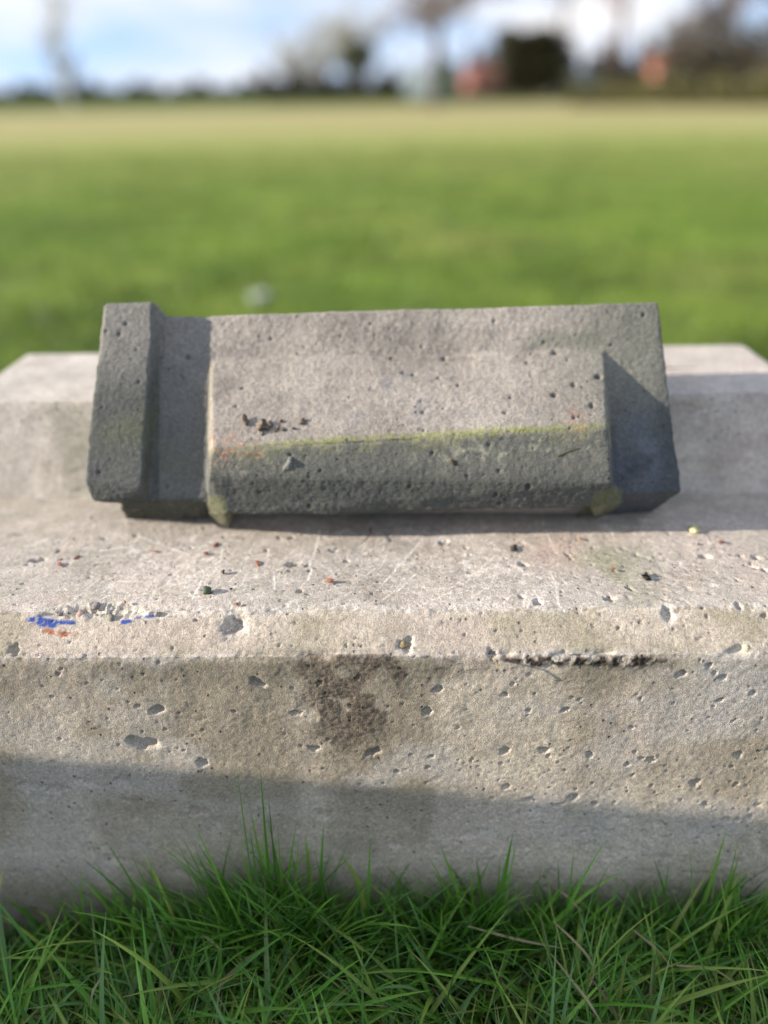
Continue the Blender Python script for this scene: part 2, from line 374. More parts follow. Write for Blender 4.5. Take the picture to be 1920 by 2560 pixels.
pits_px([(110, 182, 38, 24), (375, 168, 42, 26, -.3), (530, 165, 34, 46), (240, 200, 55, 20), (580, 322, 20, 16), (490, 497, 46, 28, -.3), (460, 440, 20, 16), (65, 553, 18, 14), (165, 545, 18, 12), (1390, 305, 50, 30), (850, 288, 52, 14, -.2),
         (775, 548, 30, 18), (150, 300, 12), (540, 245, 16, 10), (280, 385, 9), (145, 708, 24, 10), (1230, 355, 14, 8)], 0, 1860, c4, .3)
pits_px([(1180, 345, 26, 16), (1480, 325, 22, 18), (1575, 320, 17, 22), (1350, 165, 24, 20), (820, 235, 34, 18, .5), (755, 268, 26, 10, .4), (530, 188, 24, 14, .2), (975, 380, 24, 12), (910, 260, 15, 13), (1390, 260, 18, 15), (1615, 260, 15, 13), (1045, 328, 18, 13),
         (40, 430, 34, 22), (380, 385, 60, 22, .3), (20, 370, 8), (1190, 490, 40, 20), (1120, 380, 14), (960, 500, 22, 12), (1500, 510, 40, 22), (620, 245, 30, 10, .2)], 960, 1860, c4, .3)
for k in range(1100):                    # the many small air holes
    x = rng.uniform(-.42, .44); qv = rng.uniform(0.06, qr+.06)
    if rng.random() < .22: x = rng.uniform(.05, .42); qv = rng.uniform(.12, .28)
    r = .0008 + rng.exponential(.0006)
    r = min(r, .0034)
    pit(x, qv, r, r*rng.uniform(.6, 1), r*1.3, seed=k, pale=0.0, rough=.3, rot=rng.uniform(0, 3), flat=.3)
for k in range(650):                     # fine irregular pocks on the ledge and chamfer
    x = rng.uniform(-.40, .42); qv = rng.uniform(qf, ql); rr = rng.uniform(.0007, .0019)
    pit(x, qv, rr*rng.uniform(1, 2.0), rr*.7, rr*.9, seed=k+5000, pale=0.0, rough=.6, rot=rng.normal(0, .3), flat=.3)
# broken-out chips on the arrises
for (px, py, rx, ry, dp, sd) in [(585, 1565, .0125, .0115, .0055, 1), (1015, 1611, .011, .0065, .005, 2), (1672, 1528, .0075, .0095, .005, 3), (225, 1518, .030, .0075, .006, 4), (290, 1522, .030, .0085, .006, 5), (140, 1530, .02, .005, .0035, 6),
                                 (400, 1528, .02, .004, .003, 7), (1232, 1636, .006, .006, .005, 8), (1850, 1625, .014, .006, .004, 9), (1420, 1640, .02, .004, .002, 10)]:
    p = block_pick(px, py)
    if p: pit(p[0], p[1], rx, ry, dp, seed=sd, rough=.6, pale=.9, flat=.25)
chipn = fbm(pos, 130, 3, 71, .7)
for (px, py, rx, ry) in [(225, 1520, .035, .010), (290, 1522, .035, .010), (585, 1565, .014, .014)]:
    p = block_pick(px, py); m = np.exp(-(((X-p[0])/rx)**2+((Q-p[1])/ry)**2)**2)*front
    disp += m*(chipn*.0034-.0015); C = mixc(C, (.60, .53, .43), m*sstep(-.2, .4, chipn)*.8); C = mixc(C, (.30, .25, .22), m*sstep(.1, .5, -chipn)*.6)
# rounded bright chip face
# mossy crumbs hanging under the front arris and the black lichen patch
def blob(px, py, rx, ry):
    p = block_pick(px, py); return np.exp(-(((X-p[0])/rx)**2+((Q-p[1])/ry)**2))*front
lich = fbm(pos, 330, 2, 81)
ridge = 1-np.abs(lich)*3.2
lm = np.clip(1.25*blob(890, 1740, .042, .055) + 1.0*blob(900, 1665, .060, .012) + .6*blob(1060, 1665, .10, .010) + .45*blob(830, 1820, .03, .05), 0, 1)
lm = lm*(Q < qf+.002)*sstep(-.55, .1, fbm(pos, 60, 3, 83))
C = mixc(C, (.16, .125, .09), sstep(.0, 1, lm)*.75)
C = mixc(C, (.050, .038, .028), lm*sstep(-.3, .7, ridge)*sstep(-.4, .3, fbm(pos, 30, 2, 84)+lm*.4)*.62)
disp += lm*sstep(.15, .6, ridge)*.0004
mo = np.clip(blob(1365, 1655, .016, .0045)+blob(1560, 1656, .018, .0050)+blob(1500, 1652, .02, .003)+blob(1450, 1653, .010, .003)+blob(1590, 1650, .02, .0025)+.6*blob(1300, 1650, .03, .0025), 0, 1)
mon = sstep(-.15, .35, fbm(pos, 210, 2, 85))
mo = np.clip(mo*1.8, 0, 1)*(Q < qf-.001)
disp += mo*sstep(-.1, .4, fbm(pos, 420, 2, 86))*.0012; C = mixc(C, (.055, .040, .030), mo*sstep(-.4, .1, fbm(pos, 210, 2, 85)))
# marks: scratches, blue paint, rust streaks, algae
def seg_mask(pts, width):
    m = np.zeros(len(pos), dtype=np.float32)
    P2 = [block_pick(*p) for p in pts]; P2 = [p for p in P2 if p]
    for (a, b) in zip(P2[:-1], P2[1:]):
        a = np.array(a[:2]); b = np.array(b[:2]); d = b-a; ll = d@d+1e-9
        cx, cy = (a+b)/2; r = math.sqrt(ll)/2+.006; w = window(cx, cy, r)
        if w is None: continue
        t = np.clip(((X[w]-a[0])*d[0]+(Q[w]-a[1])*d[1])/ll, 0, 1)
        dd = np.hypot(X[w]-a[0]-t*d[0], Q[w]-a[1]-t*d[1])
        m[w] = np.maximum(m[w], 1-sstep(width*.4, width*1.2, dd))
    return m
def c5(ox, oy, k, *pts): return [(ox+x*k, oy+y*k) for x, y in pts]
kk = .2893
scr = [c5(480, 1280, kk, (1105, 150), (1070, 330), (1040, 400)), c5(480, 1280, kk, (1020, 430), (1030, 500), (1005, 590)), c5(480, 1280, kk, (710, 520), (715, 680)), c5(480, 1280, kk, (540, 260), (470, 420)),
       c5(480, 1280, kk, (270, 310), (240, 400)), c5(480, 1280, kk, (250, 420), (0, 560)), c5(480, 1280, kk, (100, 560), (0, 760)), c5(480, 1280, kk, (665, 330), (660, 400)), c5(480, 1280, kk, (1500, 350), (1659, 240)), c5(480, 1280, kk, (1659, 610), (1600, 670)), c5(480, 1280, kk, (780, 490), (720, 520)),
       c5(960, 1280, kk, (90, 180), (0, 235)), c5(960, 1280, kk, (300, 180), (285, 205)), c5(960, 1280, kk, (310, 250), (150, 430), (0, 600)), c5(960, 1280, kk, (270, 530), (110, 680)), c5(960, 1280, kk, (700, 440), (708, 540)),
       c5(960, 1280, kk, (1060, 400), (1088, 520)), c5(960, 1280, kk, (1185, 480), (1215, 570)), c5(960, 1280, kk, (950, 380), (820, 500)), c5(960, 1280, kk, (900, 280), (955, 380)),
       c5(960, 1280, kk, (1340, 460), (1440, 520), (1490, 640), (1505, 780), (1560, 860)), c5(960, 1280, kk, (1440, 250), (1480, 350)), c5(960, 1280, kk, (1085, 730), (1015, 800)), c5(960, 1280, kk, (1370, 100), (1440, 260)), c5(960, 1280, kk, (520, 170), (430, 290)), c5(960, 1280, kk, (760, 720), (770, 790)),
       c5(0, 1300, kk, (1130, 240), (1440, 440)), c5(0, 1300, kk, (870, 270), (1110, 240)), c5(0, 1300, kk, (960, 545), (950, 630)), c5(0, 1300, kk, (890, 620), (960, 560)), c5(0, 1300, kk, (1640, 330), (1420, 570)), c5(0, 1300, kk, (1200, 150), (1640, 300)), c5(0, 1300, kk, (680, 650), (540, 760)), c5(0, 1300, kk, (940, 650), (860, 690)),
       c5(1440, 1280, kk, (250, 110), (320, 190)), c5(1440, 1280, kk, (0, 260), (100, 400)), c5(1440, 1280, kk, (350, 590), (700, 560)), c5(1440, 1280, kk, (170, 440), (270, 450)), c5(1440, 1280, kk, (290, 440), (300, 480))]
sm = np.zeros(len(pos), dtype=np.float32)
for s_ in scr: sm = np.maximum(sm, seg_mask(s_, .0011))
for k in range(420):                       # fan of faint scuffs around the old contact marks
    px = rng.choice([380, 460, 560, 820, 1000, 1150, 1300]) + rng.normal(0, 90); py = rng.uniform(1300, 1510); a = rng.normal(2.1, .7); ln = rng.uniform(15, 90)
    sm = np.maximum(sm, rng.uniform(.25, .6)*seg_mask([(px, py), (px+ln*math.cos(a), py+ln*.55*math.sin(a))], rng.uniform(.0006, .0014)))
sm *= sstep(-.75, .15, fbm(pos, 240, 2, 91))
C = mixc(C, (.74, .68, .61), np.clip(sm*1.15, 0, 1)*.85)
scuff = np.clip(blob(470, 1430, .035, .05)+.8*blob(1180, 1420, .05, .05)+.7*blob(1350, 1440, .03, .05), 0, 1)*sstep(.0, .5, fbm(pos*np.array([1, 1.6, 1]), 120, 3, 93))*led
C = mixc(C, (.64, .58, .52), scuff*.85)
C = mixc(C, (.46, .30, .24), led*blob(1390, 1380, .03, .03)*.45)
C = mixc(C, (.25, .25, .15), led*(blob(1490, 1390, .035, .04)+.7*blob(1560, 1460, .02, .03)+.5*blob(370, 1500, .02, .02)+.6*blob(450, 1460, .015, .05))*sstep(-.2, .5, mid)*.6)
lit = sstep(-.1, .5, fbm(pos, 90, 3, 95))
C = mixc(C, (.24, .25, .17), (Q > ql)*(Q < qr)*sstep(.1, .6, fbm(pos*np.array([1, 1, .3]), 16, 3, 96))*.3)
bn = fbm(pos, 260, 2, 97)
BW = 1.9
blue = np.maximum.reduce([seg_mask(c5(0, 1300, kk, (245, 858), (300, 858)), .0024), seg_mask(c5(0, 1300, kk, (330, 862), (385, 888), (460, 895)), .0046), seg_mask(c5(0, 1300, kk, (450, 885), (640, 885)), .0019), seg_mask(c5(0, 1300, kk, (1060, 878), (1120, 876)), .0024), .6*seg_mask(c5(0, 1300, kk, (1180, 842), (1330, 826)), .0018)])
C = mixc(C, (.045, .09, .31), np.clip(blue*1.4*sstep(-.9, -.2, bn+.3*fbm(pos, 500, 1, 98)), 0, 1))
rust = np.maximum(seg_mask(c5(0, 1300, kk, (380, 955), (470, 972), (540, 988), (660, 988)), .0024), .6*seg_mask(c5(0, 1300, kk, (410, 890), (385, 960)), .0008))
C = mixc(C, (.36, .10, .03), rust*sstep(-.9, -.1, bn)*.95)
C = mixc(C, (.60, .55, .42), sstep(.3, .9, blob(1863, 1619, .008, .006))*.8)
C = np.clip(C*1.22, .02, .8)
# damp, algae-green foot of the block
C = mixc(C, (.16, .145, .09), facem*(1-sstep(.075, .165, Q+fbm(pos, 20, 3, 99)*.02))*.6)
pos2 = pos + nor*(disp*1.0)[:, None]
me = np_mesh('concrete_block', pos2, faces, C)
blockobj = empty('concrete_block', tuple(EY*T0), YAW)
tag(blockobj, 'pale stepped concrete block with pitted faces carrying the broken stone', 'concrete block')
body = link('body', me, MAT_BLOCK, blockobj)
# pebbles exposed in the chips are embedded in the block
def pebble_mesh(name, r, col, seed, sub=3, squash=(1, .8, .6), rough=.12):
    bm = bmesh.new(); bmesh.ops.create_icosphere(bm, subdivisions=sub, radius=1)
    me = bpy.data.meshes.new(name); bm.to_mesh(me); bm.free()
    V = np.empty(len(me.vertices)*3, dtype=np.float32); me.vertices.foreach_get('co', V); V = V.reshape(-1, 3).astype(float)
    n = fbm(V+seed*3.1, 1.3, 3, seed); n2 = fbm(V+seed*1.7, 4.0, 2, seed+5)
    V2 = V*(1+n*rough*1.6+n2*rough*.6)[:, None]*np.array(squash)*r
    me.vertices.foreach_set('co', V2.astype(np.float32).ravel())
    c = np.tile(np.array(col, dtype=float), (len(V), 1))*(1+.25*n2)[:, None]; set_col(me, np.clip(c, .01, .9))
    for p in me.polygons: p.use_smooth = True
    me.update(); return me
MAT_PEB = mat_mineral('pebble', grain=1500, var=.2, bump=.0003, void=False, rough=.75, coarse=400)
for k, (px, py, r, c, lab) in enumerate([(1008, 1612, .0058, (.30, .24, .13), 'yellowish pebble exposed in chipped edge'), (200, 1533, .0065, (.42, .30, .26), 'pinkish pebble in the broken edge'),
                                    (391, 1531, .0042, (.36, .35, .31), 'small round grey pebble in the edge'), (278, 1545, .006, (.25, .24, .18), 'olive grey pebble in the broken edge'),
                                    (1863, 1619, .006, (.58, .52, .38), 'cream pebble at right end of the edge'), (240, 1515, .0055, (.26, .22, .21), None), (150, 1532, .003, (.25, .22, .2), None)]):
    x, qv, _ = block_pick(px, py); W_ = block_point(x, qv); d = ray(px, py)
    o = link('pebble', pebble_mesh('pebble', r, c, 30+k, squash=(1.1, .75, .85)), MAT_PEB, blockobj)
    lp = W_ + d*(r*.55) ; rel = np.array([(lp-EY*T0) @ EX, (lp-EY*T0) @ EY, lp[2]]); o.location = rel; o.scale = (.72, .72, .72)
    o.rotation_euler = (k, k*2, k*.7)
    if lab: o['label'] = lab

# ------------------------------------------------------------------ the moulded stone leaning on the block
TH = R(60); ev = EY*math.cos(TH) + np.array([0, 0, math.sin(TH)]); ew = -EY*math.sin(TH) + np.array([0, 0, math.cos(TH)])
ORI = EY*0.705 + np.array([0, 0, 0.3975])
def sp(px, py, w=0.0):               # point of the 1659-wide view on the plane w -> (u, v, w)
    d = ray(px*1.1573, py*1.1573); o = CAM - ORI
    k = (w - o @ ew)/(d @ ew); P = o + d*k; return (P @ EX, P @ ev, w)
def to_world(p): return ORI + EX*p[0] + ev*p[1] + ew*p[2]
def ledge_pt(px, py, lift=0.0012):    # point on the ledge seen at this pixel, in stone coordinates
    d = ray(px*1.1573, py*1.1573); k = (0.3485+lift-CAM[2])/d[2]; P = CAM + d*k - ORI; return (P @ EX, P @ ev, P @ ew)
TB = -0.0580
def hull(bm, pts):
    vs = [bm.verts.new(p) for p in pts]; r = bmesh.ops.convex_hull(bm, input=vs)
    dead = [g for g in set(r['geom_interior']+r['geom_unused']) if isinstance(g, bmesh.types.BMVert)]
    if dead: bmesh.ops.delete(bm, geom=dead, context='VERTS')
bm = bmesh.new()
tl, tr = sp(232, 686), sp(1421, 652); p0 = sp(310, 1086); br = sp(1473, 1062)
def wset(p, w, du=0, dv=0): return (p[0]+du, p[1]+dv, w)
# slab body
lb = ledge_pt(1405, 1111); lb0 = ledge_pt(440, 1119)
hull(bm, [tl, tr, p0, br, wset(tl, TB, 0, 0), wset(tr, TB, -.004, 0), (lb[0], lb[1], lb[2]), (lb[0], lb[1]+.01, TB), (br[0]-.004, br[1]+.004, TB), (lb0[0]-.02, lb0[1]+.004, lb0[2]), (p0[0]+.02, p0[1]-.012, TB)])
# rib at the left end
RW = .0165
hull(bm, [sp(222, 653, RW), sp(333, 650, RW), sp(306, 1052, RW), sp(181, 1042, RW), sp(352, 677, 0), sp(320, 1085, 0), sp(262, 1091, .004), sp(197, 1084, .006), wset(sp(222, 653, RW), TB, .006), wset(sp(352, 677, 0), TB), wset(sp(192, 1060, 0), TB, .012), wset(sp(320, 1075, 0), TB)])
# broken foot under rib and channel
hull(bm, [sp(258, 1088, -.012), sp(322, 1086, -.001), sp(445, 1078, -.001), ledge_pt(268, 1121), ledge_pt(450, 1121), wset(sp(262, 1085, -.01), TB), wset(sp(448, 1075, 0), TB), (ledge_pt(268, 1121)[0], ledge_pt(268, 1121)[1]+.006, TB)])
# projecting boss
hull(bm, [sp(457, 772), sp(1305, 754), sp(459, 966, .0364), sp(1310, 919, .0364), sp(451, 1032, .0325), sp(1322, 1043, .0325), sp(487, 1114, .0103), sp(1281, 1096, .0103),
          wset(sp(457, 772), -.02, -.003), wset(sp(1305, 754), -.02, .001), wset(sp(446, 1095), -.02), wset(sp(1330, 1090), -.02), wset(sp(446, 1060), 0, 0, -.0), wset(sp(1328, 1060), 0)])
# ends of the boss that stand on the ledge
hull(bm, [sp(450, 1034, .0312), sp(487, 1113, .0100), sp(447, 1035, .0), ledge_pt(495, 1142), ledge_pt(476, 1139), sp(450, 1112, -.01), wset(sp(500, 1100), -.02), sp(500, 1104, .004)])
hull(bm, [sp(1322, 1043, .0312), sp(1281, 1096, .0100), sp(1334, 1050, .0), ledge_pt(1283, 1124), ledge_pt(1310, 1112), sp(1350, 1085, -.01), wset(sp(1290, 1085), -.02), sp(1270, 1092, .003)])
me0 = bpy.data.meshes.new('raw'); bm.to_mesh(me0); bm.free()
tmp = bpy.data.objects.new('raw', me0); COL.objects.link(tmp)
md = tmp.modifiers.new('r', 'REMESH'); md.mode = 'VOXEL'; md.voxel_size = .00145; md.adaptivity = 0
dg = bpy.context.evaluated_depsgraph_get(); dg.update()
sm_ = bpy.data.meshes.new_from_object(tmp.evaluated_get(dg))
bpy.data.objects.remove(tmp); bpy.data.meshes.remove(me0)
nv = len(sm_.vertices); V = np.empty(nv*3, dtype=np.float32); sm_.vertices.foreach_get('co', V); V = V.reshape(-1, 3).astype(float)
Nv = np.empty(nv*3, dtype=np.float32); sm_.vertices.foreach_get('normal', Nv); Nv = Nv.reshape(-1, 3).astype(float)
# light smoothing of arrises (worn): average along edges
E = np.empty(len(sm_.edges)*2, dtype=np.int32); sm_.edges.foreach_get('vertices', E); E = E.reshape(-1, 2)
deg = np.bincount(E.ravel(), minlength=nv).astype(float)[:, None]
def lap(A):
    s = np.zeros_like(A)
    for c in range(A.shape[1]):
        s[:, c] = np.bincount(E[:, 0], A[E[:, 1], c], nv) + np.bincount(E[:, 1], A[E[:, 0], c], nv)
    return s/deg
V0 = V.copy()
for _ in range(4): V = V*.5 + lap(V)*.5
Ns = Nv.copy()
for _ in range(3): Ns = lap(Ns)
Ns /= np.linalg.norm(Ns, axis=1)[:, None]+1e-9
curv = np.clip(np.linalg.norm(V-V0, axis=1)/.0009, 0, 1)
lowf = fbm(V, 14, 3, 101)*.0011 + fbm(V, 55, 3, 102)*.00034
grain = fbm(V, 210, 3, 103, .65)*.00030 + fbm(V, 420, 2, 104)*.00030
frontf = sstep(.2, .7, Ns[:, 2]); u, v, w = V[:, 0], V[:, 1], V[:, 2]
dsp = lowf + grain - curv*np.clip(fbm(V, 45, 3, 105)-.02, 0, 1)*.0036
dsp -= curv*np.clip(fbm(V, 20, 3, 107)-.22, 0, 1)*.011
lowedge = (1-sstep(-.026, -.008, v))*(w > -.01)
dsp += lowedge*fbm(V, 40, 4, 108, .65)*.0018
u, v, w = V[:, 0], V[:, 1], V[:, 2]
# broken bottom edges
brk = (1-sstep(-.03, .004, v))*(u < sp(450, 1080)[0])
dsp += brk*fbm(V, 75, 3, 106, .7)*.0030
CS = np.tile(np.array([.245, .222, .195]), (nv, 1))
b1 = fbm(V, 12, 4, 111); b2 = fbm(V, 45, 4, 112); b3 = fbm(V, 170, 3, 113)
CS *= (1 + b1*.26 + b2*.20 + b3*.18)[:, None]
uL = sp(457, 800)[0]; uR = sp(1308, 900)[0]
onboss = (u > uL-.003)*(u < uR+.004)*(w > .002)
# ridge line v(u)
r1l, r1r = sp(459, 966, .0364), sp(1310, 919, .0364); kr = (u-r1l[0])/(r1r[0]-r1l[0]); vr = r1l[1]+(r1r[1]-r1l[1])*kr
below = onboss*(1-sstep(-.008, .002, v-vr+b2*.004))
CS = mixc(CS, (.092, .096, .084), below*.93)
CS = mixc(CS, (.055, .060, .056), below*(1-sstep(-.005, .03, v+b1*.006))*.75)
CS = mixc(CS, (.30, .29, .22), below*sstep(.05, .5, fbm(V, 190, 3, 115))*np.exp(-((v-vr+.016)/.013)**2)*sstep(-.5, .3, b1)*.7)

# algae line on the ridge
al = onboss*np.exp(-(np.abs(v-vr-.0005+b3*.0022+b2*.0012)/(.0026+.0014*b1))**1.6)*sstep(.05, .3, kr+b2*.08)
CS = mixc(CS, (.19, .215, .04), np.clip(al*1.1, 0, 1)*sstep(-.9, .3, b3)*.82)
CS = mixc(CS, (.16, .17, .07), onboss*np.exp(-((v-vr+.006)/.008)**2)*sstep(-.2, .4, b2)*.4)
# top band, darker greenish right end
CS = mixc(CS, (.105, .115, .095), sstep(sp(1100, 700)[0], sp(1400, 700)[0], u+b2*.02)*(1-below)*.75)
CS = mixc(CS, (.12, .13, .10), np.exp(-((v-sp(1000, 735)[1])/.009)**2)*sstep(-.1, .5, fbm(V, 20, 3, 117))*.6*sstep(sp(650, 700)[0], sp(850, 700)[0], u))
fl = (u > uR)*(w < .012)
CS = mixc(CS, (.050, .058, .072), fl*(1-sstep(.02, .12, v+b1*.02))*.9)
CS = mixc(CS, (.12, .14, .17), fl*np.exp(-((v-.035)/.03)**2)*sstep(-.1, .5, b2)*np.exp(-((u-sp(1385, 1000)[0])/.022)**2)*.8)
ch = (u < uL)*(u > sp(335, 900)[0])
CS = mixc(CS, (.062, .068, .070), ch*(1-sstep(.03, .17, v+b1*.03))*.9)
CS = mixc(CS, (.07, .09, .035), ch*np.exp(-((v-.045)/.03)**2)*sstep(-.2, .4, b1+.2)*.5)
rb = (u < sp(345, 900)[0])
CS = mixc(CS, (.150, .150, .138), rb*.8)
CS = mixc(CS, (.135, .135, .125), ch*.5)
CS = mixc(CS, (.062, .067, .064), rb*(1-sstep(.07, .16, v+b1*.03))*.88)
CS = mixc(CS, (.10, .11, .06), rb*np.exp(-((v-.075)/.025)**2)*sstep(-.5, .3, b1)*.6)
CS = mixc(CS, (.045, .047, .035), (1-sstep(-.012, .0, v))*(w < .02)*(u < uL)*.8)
CS = mixc(CS, (.11, .11, .06), (1-sstep(.05, .3, Ns[:, 2]))*(v < .01)*(np.abs(Ns[:, 0]) > .3)*.6)
CS = mixc(CS, (.105, .11, .06), ((u > uL-.004)*(u < sp(495, 1100)[0])*(v < -.005)*(w < .022)+(u > sp(1270, 1100)[0])*(u < sp(1345, 1100)[0])*(v < 0)*(w < .025))*.7)
# greenish tinge down the visible side of the boss
CS = mixc(CS, (.19, .18, .14), (np.abs(u-uL) < .004)*(Ns[:, 0] < -.4)*(v > vr)*.8)
# orange lichen specks
def sblob(px, py, w_, r): p = sp(px, py, w_); return np.exp(-(((u-p[0])**2+(v-p[1])**2)/(r*r)))
orange = np.clip(sblob(475, 966, .0364, .012)+.8*sblob(500, 963, .0364, .012)+.7*sblob(540, 966, .0364, .007)+.9*sblob(1250, 897, .04, .010)+.6*sblob(1252, 925, .044, .008)+.6*sblob(1240, 1000, .043, .006)+.5*sblob(560, 978, .043, .006), 0, 1)
CS = mixc(CS, (.42, .19, .11), orange*sstep(-.1, .7, fbm(V, 300, 3, 119))*.8)
# bluish aggregate patches on the upper face
for (px, py, r) in [(830, 830, .010), (760, 888, .012), (910, 885, .013), (880, 800, .006), (1140, 885, .010), (1000, 890, .010)]:
    CS = mixc(CS, (.135, .14, .15), sblob(px, py, .03, r)*sstep(-.3, .3, b2)*.6)
CS = mixc(CS, (.12, .115, .105), sstep(.35, .8, b3+b2*.4)*.35)
# darker edges of the rib and channel, following curvature
CS = mixc(CS, (.07, .075, .07), (u < uL-.004)*curv*.7)
CS = mixc(CS, (.055, .06, .06), sstep(sp(1405, 800)[0], sp(1435, 800)[0], u)*.5)
CS = mixc(CS, (.30, .30, .25), curv*onboss*sstep(-.1, .4, b3)*.2)
# pits in the stone
from_front = np.where(Ns[:, 2] > .25)[0]
uf, vf = u[from_front], v[from_front]
plist = []
for (px, py, w_, r) in [(405, 772, 0, .003), (385, 745, 0, .0015), (393, 815, 0, .0018), (272, 700, RW, .0018), (258, 722, RW, .0022), (300, 825, RW, .002), (520, 835, .02, .002), (870, 800, .02, .0024), (892, 805, .02, .0022), (948, 812, .02, .002), (1200, 850, .03, .004), (1105, 855, .03, .002), (1200, 760, .005, .0035), (1240, 830, .02, .003),
                       (990, 830, .02, .0018), (700, 790, .01, .0015), (505, 875, .03, .0022), (960, 770, .01, .003), (1290, 815, .01, .004), (1280, 875, .03, .003), (1320, 745, 0, .002), (1390, 680, 0, .0025), (1370, 870, 0, .0016), (555, 1062, .04, .002), (885, 1050, .04, .0022), (1075, 1068, .038, .0025), (1080, 1015, .042, .002), (1145, 1050, .04, .003), (1255, 897, .04, .0018), (800, 700, 0, .002), (690, 1015, .042, .002)]:
    p = sp(px, py, w_); plist.append((p[0], p[1], r))
for k in range(260): plist.append((rng.uniform(sp(190, 1000)[0], sp(1470, 1000)[0]), rng.uniform(-.03, .2), min(.0006+rng.exponential(.0005), .0022)))
for (pu, pv, r) in plist:
    s = from_front[(np.abs(uf-pu) < r*1.6)*(np.abs(vf-pv) < r*1.6)]
    if not len(s): continue
    rad = np.hypot(u[s]-pu, (v[s]-pv)*rng.uniform(.8, 1.4))/r
    m = 1-sstep(.35, 1.1, rad); dsp[s] -= m*r*1.1; CS[s] = mixc(CS[s], (.05, .045, .04), m*.35)
Vn = V + Ns*dsp[:, None]
Wd = ORI[None] + Vn[:, :1]*EX[None] + Vn[:, 1:2]*ev[None] + Vn[:, 2:3]*ew[None]
# rest on the ledge, never through it
lowz = Wd[:, 2] < .3487
Wd[lowz, 2] = .3487
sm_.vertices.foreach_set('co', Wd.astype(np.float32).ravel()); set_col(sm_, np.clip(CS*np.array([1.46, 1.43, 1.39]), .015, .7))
sm_.polygons.foreach_set('use_smooth', np.ones(len(sm_.polygons), dtype=bool)); sm_.name = 'moulded_stone'; sm_.update()
stone = link('moulded_stone', sm_, MAT_STONE)
tag(stone, 'weathered grey moulded stone fragment with raised middle panel, leaning on the pale concrete block', 'stone fragment')
stone.data.materials.clear(); stone.data.materials.append(MAT_STONE)

# ------------------------------------------------------------------ small things lying about
PC = {'red': (.27, .10, .07), 'orange': (.36, .15, .085), 'green': (.10, .13, .09), 'brown': (.09, .065, .04), 'cream': (.60, .56, .30), 'dark': (.05, .045, .04), 'crumb': (.19, .15, .115), 'grey': (.2, .2, .18)}
def bit(name, cat, label, P, n, r, colr, seed, squash=(1, .7, .5), rough=.35, group=None, rz=None):
    me = pebble_mesh(name, r, PC[colr], seed, 1 if name in ('brick_chip', 'bud') else 2, squash, rough)
    if name == 'brick_chip':
        jr = np.random.default_rng(seed); vv = [v_.co.copy() for v_ in me.vertices]
        for i_, v_ in enumerate(me.vertices): v_.co = Vector((vv[i_].x*jr.uniform(.65, 1.35), vv[i_].y*jr.uniform(.6, 1.4), vv[i_].z*jr.uniform(.5, 1.15)))
        for p_ in me.polygons: p_.use_smooth = False
    o = link(name, me, MAT_PEB); n = Vector(n); o.rotation_mode = 'QUATERNION'
    qn = n.to_track_quat('Z', 'Y'); from mathutils import Quaternion
    o.rotation_quaternion = qn @ Quaternion((0, 0, 1), rz if rz is not None else seed*1.3)
    o.location = Vector(P) + n*(r*squash[2]*.55); tag(o, label, cat, group); return o
GR = 'brick-red chips scattered on the concrete ledge'
led_bits = [(644, 1410, .0052, 'orange', 'chip', 'largest orange-red chip on ledge below the left part of the stone', (1.2, .5, .35)), (825, 1454, .0036, 'orange', 'chip', 'bright orange-red square chip with shadow on ledge left of centre', (1, .8, .8)),
    (191, 1395, .0034, 'red', 'chip', 'flat rust-red chip on far left ledge, beside a dark hole', (1.3, .6, .4)), (149, 1412, .0036, 'red', 'chip', 'red chip at rim of dark hole on far left ledge', (1, .7, .6)),
    (149, 1400, .0022, 'red', 'chip', 'tiny red speck above the chipped hole on far left ledge', (1.5, .6, .4)), (312, 1507, .0018, 'orange', 'chip', 'tiny orange crumb just above the broken ledge edge', (1, .8, .9)),
    (590, 1512, .0026, 'orange', 'chip', 'small orange chip above the deep chip in the ledge edge', (1, .8, .7)), (541, 1363, .0036, 'red', 'chip', 'dull red flake near stone foot, left of centre', (1.5, .6, .3)),
    (388, 1379, .0030, 'red', 'chip', 'dull red flake among white scratches on left ledge', (1.3, .7, .3)), (514, 1385, .0030, 'red', 'chip', 'dark red chip below the dull red flake near stone foot', (1, .7, .6)),
    (1451, 1348, .0030, 'orange', 'chip', 'orange chip at shadow edge right of the boss foot', (1.1, .6, .5)), (1530, 1424, .0030, 'orange', 'chip', 'pale orange chip beside green-tinged ledge on the right', (1, .8, .6)),
    (1446, 1287, .0040, 'red', 'chip', 'dark red chip in the shadow under the stone', (1.4, .7, .5)), (1802, 1356, .0032, 'red', 'chip', 'reddish chip on far right ledge below the cream petal', (1, .8, .6)), (1745, 1361, .0022, 'red', 'chip', 'tiny red chip on far right ledge', (1.2, .7, .5))]
for k, (px, py, r, c, nm, lab, sq) in enumerate(led_bits):
    P = at_z(px, py, .3490); bit('brick_chip', 'chip', lab, P, (0, 0, 1), r, c, 40+k, sq, .3, GR)
bit('pebble', 'pebble', 'dark green-grey pebble with shadow on ledge above the chipped edge', at_z(518, 1480, .349), (0, 0, 1), .0048, 'green', 61, (1, .8, .85), .25)
bit('bud', 'bud', 'small dark brown bud among white scratches on left ledge', at_z(558, 1434, .349), (0, 0, 1), .0030, 'brown', 62, (1.1, .7, .9), .5)
bit('bud', 'bud', 'tiny brown bud casting shadow right of the green-grey pebble', at_z(579, 1474, .349), (0, 0, 1), .0018, 'brown', 63, (1, .8, 1), .5)
bit('petal', 'petal', 'pale yellow curled petal on right ledge near the shadow edge', at_z(1733, 1325, .349), (0, 0, 1), .0052, 'cream', 64, (1, .8, .55), .7)
